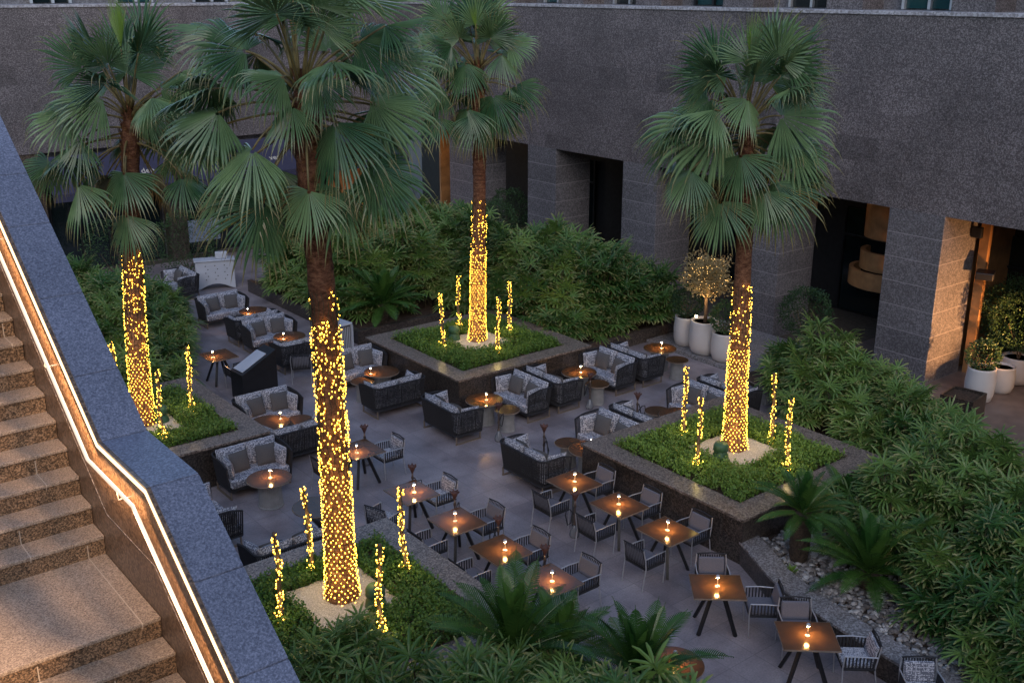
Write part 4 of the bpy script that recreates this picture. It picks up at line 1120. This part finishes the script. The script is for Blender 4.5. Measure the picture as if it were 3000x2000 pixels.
# ------------------------------------------------------------------ lady palms (hedges)
def rhapis_variant(seed, hmin, hmax, rad, nst):
    r = random.Random(seed); fo = MB(); fo.tone = []; ca = MB()
    for s in range(nst):
        a = r.uniform(0, 2 * PI); q = r.random() ** .5 * rad; x, y = q * math.cos(a), q * math.sin(a)
        h = r.uniform(hmin, hmax) * (1 - .22 * (q / rad) ** 2); lean = Vector((x * .35, y * .35, 0)) + Vector((r.uniform(-.08, .08), r.uniform(-.08, .08), 0))
        p0 = Vector((x * .6, y * .6, 0)); p1 = p0 + lean + UP * h
        ca.tube([p0, p0.lerp(p1, .5) + Vector((r.uniform(-.03, .03), r.uniform(-.03, .03), 0)), p1], [.014, .012, .009], 5)
        nf = r.randint(7, 10)
        for k in range(nf):
            t = 1 - .42 * (k / nf) ** 1.3; b = p0.lerp(p1, t)
            az = k * 2.4 + r.uniform(-.4, .4); el = R(62 - 85 * k / nf + r.uniform(-10, 10))
            d = Vector((math.cos(az) * math.cos(el), math.sin(az) * math.cos(el), math.sin(el)))
            tip = b + d * r.uniform(.14, .24)
            ca.tube([b, tip], .004, 3, caps=False)
            sd = d.cross(UP); sd = sd.normalized() if sd.length > .05 else Vector((1, 0, 0)); nr = sd.cross(d).normalized()
            ax = (d - UP * .15).normalized(); nr = sd.cross(ax).normalized()
            nl = r.randint(8, 11); spread = R(r.uniform(105, 150)); brown = r.random()
            for j in range(nl):
                th = -spread + 2 * spread * j / (nl - 1) + r.uniform(-.06, .06)
                ln = r.uniform(.29, .41) * (1 - .18 * abs(th) / spread); w = r.uniform(.018, .026)
                dd = (ax * math.cos(th) + sd * math.sin(th) + nr * .12).normalized(); ww = (sd * math.cos(th) - ax * math.sin(th)).normalized()
                p = tip.copy(); cur = dd.copy(); pv = 0; base = len(fo.v)
                for (u_, wf, gq) in ((0, .35, 0), (.35, 1, .15), (.75, .95, .5), (1, .35, .9)):
                    cur = (cur - UP * gq * (u_ - pv) * 1.5).normalized() if u_ else cur; p = p + cur * (u_ - pv) * ln; pv = u_
                    up = ww.cross(cur)
                    fo.v += [tuple(p - ww * w * wf - up * w * .5 * wf), tuple(p), tuple(p + ww * w * wf - up * w * .5 * wf)]
                    fo.tone += [min(1, u_ * (.62 + .5 * brown))] * 3
                for i in range(3):
                    q_ = base + i * 3; fo.f += [(q_, q_ + 1, q_ + 4, q_ + 3), (q_ + 1, q_ + 2, q_ + 5, q_ + 4)]
    return fo.mesh('foliage', M['rhapis']), ca.mesh('canes', M['cane'])
RV = {'tall': [rhapis_variant(100 + k, 1.15, 1.75, .55, 13) for k in range(4)], 'mid': [rhapis_variant(200 + k, .7, 1.25, .5, 12) for k in range(4)], 'low': [rhapis_variant(300 + k, .3, .75, .45, 9) for k in range(3)]}
def scatter(poly, spacing, seed):
    r = random.Random(seed); xs = [p[0] for p in poly]; ys = [p[1] for p in poly]; out = []
    for _ in range(6000):
        p = (r.uniform(min(xs), max(xs)), r.uniform(min(ys), max(ys)))
        if inside(p, poly) and all((p[0] - q[0]) ** 2 + (p[1] - q[1]) ** 2 > spacing ** 2 for q in out): out.append(p)
    return out
def edge_dist(p, poly):
    best = 9
    for i in range(len(poly)):
        a = Vector(poly[i]); b = Vector(poly[(i + 1) % len(poly)]); q = Vector(p); ab = b - a
        t = max(0, min(1, (q - a).dot(ab) / ab.dot(ab))); best = min(best, (a + ab * t - q).length)
    return best
def hedge(poly, spacing, seed, base, label, group, scale=1.0, tall_d=.7, low_front=None):
    r = random.Random(seed)
    for p in scatter(poly, spacing, seed):
        d = edge_dist(p, poly); kind = 'tall' if d > tall_d else ('mid' if d > .22 else 'low')
        if low_front and low_front(p): kind = 'mid' if kind == 'tall' else 'low'
        f, c = r.choice(RV[kind]); s = scale * r.uniform(.9, 1.12)
        t = thing('lady_palm', label, 'lady palm', (p[0], p[1], base), r.uniform(0, 6.28), group)
        t.scale = (s, s, s)
        part('foliage', f, t); part('canes', c, t)
hedge([(16.0, 10.1), (15.0, 9.1), (14.6, 7.7), (13.75, 6.6), (13.6, 4.4), (17.2, 4.4), (18.4, 8.0), (19.6, 9.5), (21.3, 11.7), (21.9, 13.6), (22.1, 16.4), (21.0, 15.6), (19.2, 13.6), (18.7, 10.6)], .66, 1, .33,
      'lady palm with splayed narrow leaves in the large hedge at the right', 'lady palms of the large right hedge')
hedge([(15.4, 27.6), (18.3, 27.2), (22.9, 28.0), (23.2, 33.2), (15.6, 33.4)], .72, 2, .32, 'lady palm in the hedge behind the central planter and its palm', 'lady palms of the hedge behind the central planter', 1.2)
hedge([(18.9, 21.45), (23.1, 21.45), (23.4, 27.2), (18.9, 27.4)], .7, 3, .32, 'lady palm in the hedge between the central sofas and the arcade pillars', 'lady palms of the hedge behind the central sofas', 1.25)
hedge([(12.0, 33.4), (11.2, 30.8), (9.9, 27.2), (8.9, 24.9), (7.2, 24.9), (7.4, 30), (8.4, 34.5)], .72, 4, .02, 'lady palm in the dark hedge between the staircase and the left sofas', 'lady palms of the hedge by the stairs', 1.05)
hedge([(8.35, 9.3), (8.9, 8.0), (8.9, 6.8), (6.2, 6.8), (5.4, 8.6), (4.4, 9.6), (4.2, 10.5), (7.0, 10.5)], .68, 5, .33, 'lady palm in the bed at the bottom of the view before the foreground planter', 'lady palms of the near bed', 1.0)
hedge([(5.0, 11.1), (6.3, 11.1), (6.3, 11.55), (5.0, 11.8)], .55, 6, .88, 'small lady palm at the front edge of the foreground planter', 'lady palms in the foreground planter', .8, 9)

# ------------------------------------------------------------------ sago palms
def cycad_frond(seed, L_, el0, bend):
    r = random.Random(seed); m = MB(); m.tone = []
    p = Vector((0, 0, 0)); cur = Vector((math.cos(R(el0)), 0, math.sin(R(el0)))); N = 46; pts = []
    for i in range(N + 1):
        pts.append((p.copy(), cur.copy())); cur = (cur - UP * bend / N * (.4 + 1.2 * i / N)).normalized(); p = p + cur * L_ / N
    m.tube([q[0] for q in pts[::5]], [.011 - .0009 * i for i in range(len(pts[::5]))], 4, caps=False); m.tone += [.2] * (len(m.v) - len(m.tone))
    S = Vector((0, 1, 0))
    for i in range(6, N):
        q, d = pts[i]; u = i / N; nr = S.cross(d) * -1
        nr = nr if nr.z > 0 else -nr
        ll = .19 * math.sin(PI * min(1, .12 + u * .95)) ** .6 * (1 if u < .9 else .75)
        for sg in (-1, 1):
            dd = (S * sg * .82 + d * .5 + nr * .32 + Vector((0, 0, r.uniform(-.06, .06)))).normalized(); w = .0085
            e = q + dd * ll - UP * .02; mid = q + dd * ll * .55; wv = d * w
            b = len(m.v); m.v += [tuple(q - wv), tuple(q + wv), tuple(mid + wv), tuple(mid - wv), tuple(e)]; m.tone += [.1, .1, .4, .4, .8 + .2 * r.random()]
            m.f += [(b, b + 1, b + 2, b + 3), (b + 3, b + 2, b + 4)]
    return m.mesh('frond', M['cycad'])
CF = [cycad_frond(10 + k, L_, el, bd) for k, (L_, el, bd) in enumerate([(.85, 80, .5), (1.0, 68, .7), (1.1, 54, .8), (1.15, 40, .85), (1.15, 25, .8), (1.1, 8, .6), (.95, -12, .4)])]
def cycad(x, y, z, h, label, scale=1.0, n=34, seed=0):
    r = random.Random(seed); t = thing('sago_palm', label, 'sago palm', (x, y, z), group='sago palms')
    m = MB(); ns, nz = 18, 12
    for i in range(nz + 1):
        for k in range(ns):
            a = 2 * PI * k / ns; q = (.15 + .03 * math.sin(PI * i / nz)) * (1 + .18 * mnoise.noise((a * 4, i * 1.7, seed))); m.v.append((q * math.cos(a), q * math.sin(a), h * i / nz))
    for i in range(nz):
        for k in range(ns): m.f.append((i * ns + k, i * ns + (k + 1) % ns, (i + 1) * ns + (k + 1) % ns, (i + 1) * ns + k))
    m.f.append(tuple(nz * ns + k for k in range(ns))); m.build('trunk', M['cycad_trunk'], t)
    for k in range(n):
        q = k / n; lv = min(6, int(q * 6.9)); o = part('frond', CF[lv], t, (0, 0, h - .02), (r.uniform(-.12, .12), r.uniform(-.08, .08), k * 2.39996 + r.uniform(-.15, .15)))
        s = scale * r.uniform(.88, 1.1); o.scale = (s, s, s)
cycad(14.42, 10.05, .34, .95, 'sago palm on a dark trunk standing among the pebbles by the right planter', .95, 30, 1)
cycad(14.6, 8.75, .34, .3, 'broad low sago palm in the pebble bed beside the right hedge', 1.2, 38, 2)
cycad(8.05, 10.15, .34, .75, 'largest sago palm at the bottom, in front of the foreground planter corner', 1.35, 40, 3)
cycad(9.2, 8.8, .34, .6, 'sago palm at the bottom beside the paved floor, right of the largest one', 1.2, 38, 4)
cycad(8.75, 9.95, .34, .5, 'dark sago palm half behind the largest one at the bottom', 1.05, 34, 5)
cycad(16.3, 26.9, .32, .55, 'dark sago palm behind the left corner of the central planter', 1.35, 36, 6)
cycad(16.3, 10.4, .34, .35, 'small sago palm tucked between the right planter and the hedge', .85, 26, 7)
t = thing('small_plant', 'small bright green seedling plant among the pebbles', 'plant', (13.95, 9.85, .35))
m = MB(); m.tone = []; r = random.Random(3)
for k in range(40):
    a = r.uniform(0, 6.28); el = r.uniform(.3, 1.3); d = Vector((math.cos(a) * math.cos(el), math.sin(a) * math.cos(el), math.sin(el))); s = r.uniform(.1, .2); w = Vector((-math.sin(a), math.cos(a), 0)) * .018
    m.add([(0, 0, 0), tuple(d * s * .6 + w), tuple(d * s), tuple(d * s * .6 - w)], [(0, 1, 2, 3)]); m.tone += [.3] * 4
m.build('foliage', M['cover'], t)

# ------------------------------------------------------------------ pots and shrubs
def leafball(rad, n, seed, mat_, leaf=.05, squash=1.0, hollow=.75, amp=.2):
    r = random.Random(seed); m = MB(); m.tone = []
    for _ in range(n):
        v = Vector((r.gauss(0, 1), r.gauss(0, 1), r.gauss(0, 1))).normalized()
        q = rad * (r.uniform(hollow, 1.0) + amp * mnoise.noise(v * 2.6 + Vector((seed, 0, 0))))
        p = Vector((v.x * q, v.y * q, v.z * q * squash)); d = (v + Vector((r.uniform(-1, 1), r.uniform(-1, 1), r.uniform(-.7, 1)))).normalized(); s = leaf * r.uniform(.7, 1.4)
        w = d.orthogonal().normalized(); w = (Matrix.Rotation(r.uniform(0, 6.28), 3, d) @ w) * s * .33
        m.add([tuple(p), tuple(p + d * s * .5 + w), tuple(p + d * s), tuple(p + d * s * .5 - w)], [(0, 1, 2, 3)]); m.tone += [r.random() * .85] * 4
    return m
def pot(name, label, x, y, z, rad, h, group='round white planting pots'):
    t = thing(name, label, 'planting pot', (x, y, z), group=group)
    MB().lathe([(rad * .72, 0), (rad * .86, .03), (rad, h * .25), (rad * 1.02, h * .6), (rad * .94, h * .93), (rad * .95, h), (rad * .86, h), (rad * .86, h - .08)], 36).build('pot', M['white'], t, smooth=True)
    MB().lathe([(0, h - .07), (rad * .85, h - .07)], 24).build('soil', M['soil'], t)
    return t
def shrub(label, x, y, z, rad, n, seed, stem=.15, leaf=.055, squash=1.0, name='shrub', mat_='box', group=None):
    t = thing(name, label, 'shrub', (x, y, z), group=group)
    b = MB()
    for k in range(5):
        a = k * 1.3; b.tube([(.02 * math.cos(a), .02 * math.sin(a), 0), (.1 * rad * math.cos(a), .1 * rad * math.sin(a), stem), (.5 * rad * math.cos(a), .5 * rad * math.sin(a), stem + rad * .8)], [.02, .016, .008], 5)
    b.build('stem', M['bark'], t)
    leafball(rad, n, seed, None, leaf, squash).build('foliage', M[mat_], t, loc=(0, 0, stem + rad * squash * .85))
pot('plant_pot', 'white pot left of the little olive tree', 22.35, 20.1, .12, .36, .85)
pot('plant_pot', 'large white pot holding the lit olive tree', 22.2, 19.28, .12, .42, .95)
pot('plant_pot', 'white pot right of the olive tree, half behind the lit palm trunk', 22.15, 18.5, .12, .36, .8)
pot('plant_pot', 'white pot nearest us at the right edge under the dark arcade shrubs', 25.1, 12.62, .012, .36, .88)
pot('plant_pot', 'smaller white pot second from the front under the dark arcade shrubs', 26.1, 12.6, .012, .34, .7)
pot('plant_pot', 'white pot at the right edge deepest under the arcade', 27.1, 12.7, .012, .42, .72)
pot('plant_pot', 'white pot of upright leaves by the corner pillar', 24.4, 35.6, .012, .42, .8)
pot('plant_pot', 'white pot behind the far hedge, left of the one by the corner pillar', 23.6, 36.9, .012, .42, .8)
shrub('rounded dark shrub in the white pot left of the olive tree', 22.35, 20.1, .9, .46, 1500, 1, .1)
shrub('dark shrub in the white pot right of the olive tree', 22.15, 18.5, .86, .44, 1500, 2, .1)
shrub('leafy shrub spilling over the nearest white pot at the right edge', 25.1, 12.62, .82, .42, 1300, 3, .02)
shrub('very large dark rounded shrub right of the orange lit pillar', 27.9, 13.25, .012, 1.02, 6500, 4, .75)
shrub('dark shrub at the right edge deepest under the arcade', 27.1, 12.7, .66, .85, 4000, 5, .3)
shrub('rounded shrub rising above the hedge between two arcade pillars at the right', 24.2, 17.4, .12, .72, 3200, 6, .65)
shrub('grey green shrub in the arcade opening right of the corner pillar', 25.6, 32.5, .012, .9, 3600, 7, .9)
shrub('lower grey green bush in front of the pillar right of the corner opening', 24.3, 31.6, .012, .8, 3000, 8, .9)
shrub('dark bush in the shade at the far left under the awnings', 14.2, 36.8, .012, 1.15, 3600, 9, .3)
shrub('dark bush behind the hedge by the stairs at the far left', 11.6, 36.2, .012, 1.2, 3600, 10, .4)
t = thing('box_planter', 'brown square planter box at the end of the right hedge', 'planter', (23.65, 12.25, .012), R(8))
m = MB(); m.span(-.42, .42, -.4, -.36, 0, .62); m.span(-.42, .42, .36, .4, 0, .62); m.span(-.42, -.38, -.359, .359, 0, .62); m.span(.38, .42, -.359, .359, 0, .62); m.build('box', M['planter'], t)
m = MB(); m.span(-.379, .379, -.359, .359, .02, .55); m.build('soil', M['soil'], t)
for (x, y, lab) in ((24.4, 35.6, 'upright sword leaved plant in the pot by the corner pillar'), (23.6, 36.9, 'upright sword leaved plant left of the corner pillar')):
    t = thing('sword_plant', lab, 'plant', (x, y, .74)); m = MB(); m.tone = []; r = random.Random(int(x * 10))
    for k in range(60):
        a = r.uniform(0, 6.28); q = r.random() * .28; el = R(r.uniform(66, 88)); s = r.uniform(.5, .95); p = Vector((q * math.cos(a), q * math.sin(a), 0)); d = Vector((math.cos(a) * math.cos(el), math.sin(a) * math.cos(el), math.sin(el))); w = Vector((-math.sin(a), math.cos(a), 0)) * .022
        m.add([tuple(p - w), tuple(p + w), tuple(p + d * s * .6 + w * .9), tuple(p + d * s * .6 - w * .9), tuple(p + d * s)], [(0, 1, 2, 3), (3, 2, 4)]); m.tone += [.2, .2, .5, .5, 1]
    m.build('foliage', M['box'], t)
# olive tree with fairy lights
t = thing('olive_tree', 'small olive tree glowing with fairy lights in the large white pot', 'tree', (22.2, 19.28, 1.0))
m = MB(); m.tube([(0, 0, 0), (.03, .02, .35), (-.01, .0, .72)], [.06, .05, .045], 8); r = random.Random(9); tips = []
for k in range(9):
    a = k * 2.4; p1 = Vector((.28 * math.cos(a), .28 * math.sin(a), 1.0 + .12 * math.sin(k))); p2 = p1 + Vector((.22 * math.cos(a + .4), .22 * math.sin(a + .4), .3 + .12 * math.cos(k * 2)))
    m.tube([(-.01, 0, .7), tuple(p1), tuple(p2)], [.03, .02, .008], 6)
m.build('trunk', M['bark'], t, smooth=True)
cr = leafball(.66, 5200, 21, None, .06, .92, .25, .6); cr.build('crown', M['olive'], t, loc=(0, 0, 1.33))
m = MB(); pts = []
for k in range(230):
    v = Vector((r.gauss(0, 1), r.gauss(0, 1), r.gauss(0, 1))).normalized() * .68 * r.uniform(.35, 1.02); v.z *= .92; v.z += 1.33; s = r.uniform(.005, .009)
    m.add([tuple(v + Vector(q) * s) for q in ((1, 0, 0), (-1, 0, 0), (0, 1, 0), (0, -1, 0), (0, 0, 1.2), (0, 0, -1.2))], [(0, 2, 4), (2, 1, 4), (1, 3, 4), (3, 0, 4), (2, 0, 5), (1, 2, 5), (3, 1, 5), (0, 3, 5)])
o = m.build('bulbs', M['bulb_olive'], t); o['kind'] = 'stuff'
t = thing('spot_lamp', 'small lit spot lamp in the olive tree pot', 'spot lamp', (21.95, 19.4, 1.0))
MB().tube([(0, 0, 0), (0, 0, .16)], .012, 6).build('stake', M['black'], t)
MB().lathe([(.03, 0), (.04, .06), (.034, .062), (0, .055)], 12).build('head', M['spot'], t, loc=(0, 0, .16))
# made-up lantern post, out of view, as source of the pillar's warm light
t = thing('added_lantern', 'warm lantern post under the arcade lighting the pillar side', 'lantern', (26.1, 10.75, .012))
MB().tube([(0, 0, 0), (0, 0, 1.05)], .03, 8).build('post', M['black'], t)
MB().lathe([(.0, 1.35), (.12, 1.35), (.12, 1.37), (0, 1.37)], 16).build('cap', M['black'], t)
MB().tube([(0, -.1, 1.0), (0, -.1, 1.36)], .008, 6).build('bracket', M['black'], t)

# ------------------------------------------------------------------ lights
def point(name, loc, e, c, r_=.08):
    d = bpy.data.lights.new(name, 'POINT'); d.energy = e; d.color = c; d.shadow_soft_size = r_
    o = bpy.data.objects.new(name, d); col.objects.link(o); o.location = loc; return o
point('added_lantern_lamp', (26.1, 10.75, 1.15), 28, (1, .52, .2), .06)
point('olive_lamp', (22.0, 19.2, 1.75), 9, (1, .62, .25), .05)
point('arcade_bar_lamp', (27.2, 18.9, 3.9), 3, (1, .5, .2), .1)
point('shop_lamp', (26.2, 37.6, 3.6), 22, (1, .55, .18), .1)
point('shop_lamp', (22.4, 38.3, 2.6), 16, (1, .45, .15), .1)
point('shop_lamp', (17.5, 38.8, 2.7), 2, (1, .45, .15), .1)

d_ = bpy.data.lights.new('arcade_spot', 'SPOT'); d_.energy = 1600; d_.color = (1, .45, .15); d_.spot_size = R(74); d_.spot_blend = .5; d_.shadow_soft_size = .05
o = bpy.data.objects.new('arcade_spot', d_); col.objects.link(o); o.location = (26.1, 10.75, 1.25); o.rotation_euler = Vector((0.2, -.96, -.3)).to_track_quat('Z', 'Y').to_euler()
for k_, (pk, x, y, w_) in enumerate(POLES):
    point('stem_glow', (x - .1, y - .12, 1.28), 2.2, (1, .74, .26), .05); point('stem_glow', (x - .1, y - .12, 1.95), 1.2, (1, .7, .22), .05)
for pk, (x, y) in PALM.items():
    for a_ in (0.6, 2.2, 3.6, 5.2):
        for z_ in (1.5, 2.7): point('trunk_glow', (x + .48 * math.cos(a_), y + .48 * math.sin(a_), z_), 2.4 if z_ < 2 else 1.6, (1, .68, .2), .06)
SUN_EL, SUN_AZ = R(32), R(215)
wd = bpy.data.worlds.new('World'); scene.world = wd; wd.use_nodes = True
nt = wd.node_tree; bg = nt.nodes['Background']
sky = nt.nodes.new('ShaderNodeTexSky'); sky.sky_type = 'NISHITA'; sky.sun_disc = False; sky.sun_elevation = SUN_EL; sky.sun_rotation = SUN_AZ
sky.altitude = 0; sky.air_density = 1.0; sky.dust_density = 1.0; sky.ozone_density = 1.6
nt.links.new(sky.outputs[0], bg.inputs[0]); bg.inputs[1].default_value = .25
sd = bpy.data.lights.new('sun', 'SUN'); sd.energy = .3; sd.angle = R(40); sd.color = (1, .86, .78)
so = bpy.data.objects.new('sun', sd); col.objects.link(so)
dirv = Vector((math.sin(SUN_AZ) * math.cos(SUN_EL), math.cos(SUN_AZ) * math.cos(SUN_EL), math.sin(SUN_EL)))
so.rotation_euler = dirv.to_track_quat('Z', 'Y').to_euler(); so.location = (0, 0, 40)

cam = bpy.data.cameras.new('camera'); cam.sensor_width = 36; cam.lens = 3145 / 3000 * 36; cam.clip_start = .1; cam.clip_end = 500
co = bpy.data.objects.new('camera', cam); col.objects.link(co); co.location = (0, 0, 10)
co.rotation_euler = (R(90 - 18.32), 0, R(-38.36)); scene.camera = co
scene.view_settings.view_transform = 'Standard'; scene.view_settings.look = 'None'; scene.view_settings.exposure = 0; scene.view_settings.gamma = 1
scene.cycles.use_denoising = True
scene.cycles.sample_clamp_indirect = 4.0
scene.cycles.max_bounces = 6; scene.cycles.transparent_max_bounces = 4
print('objects', len(bpy.data.objects))
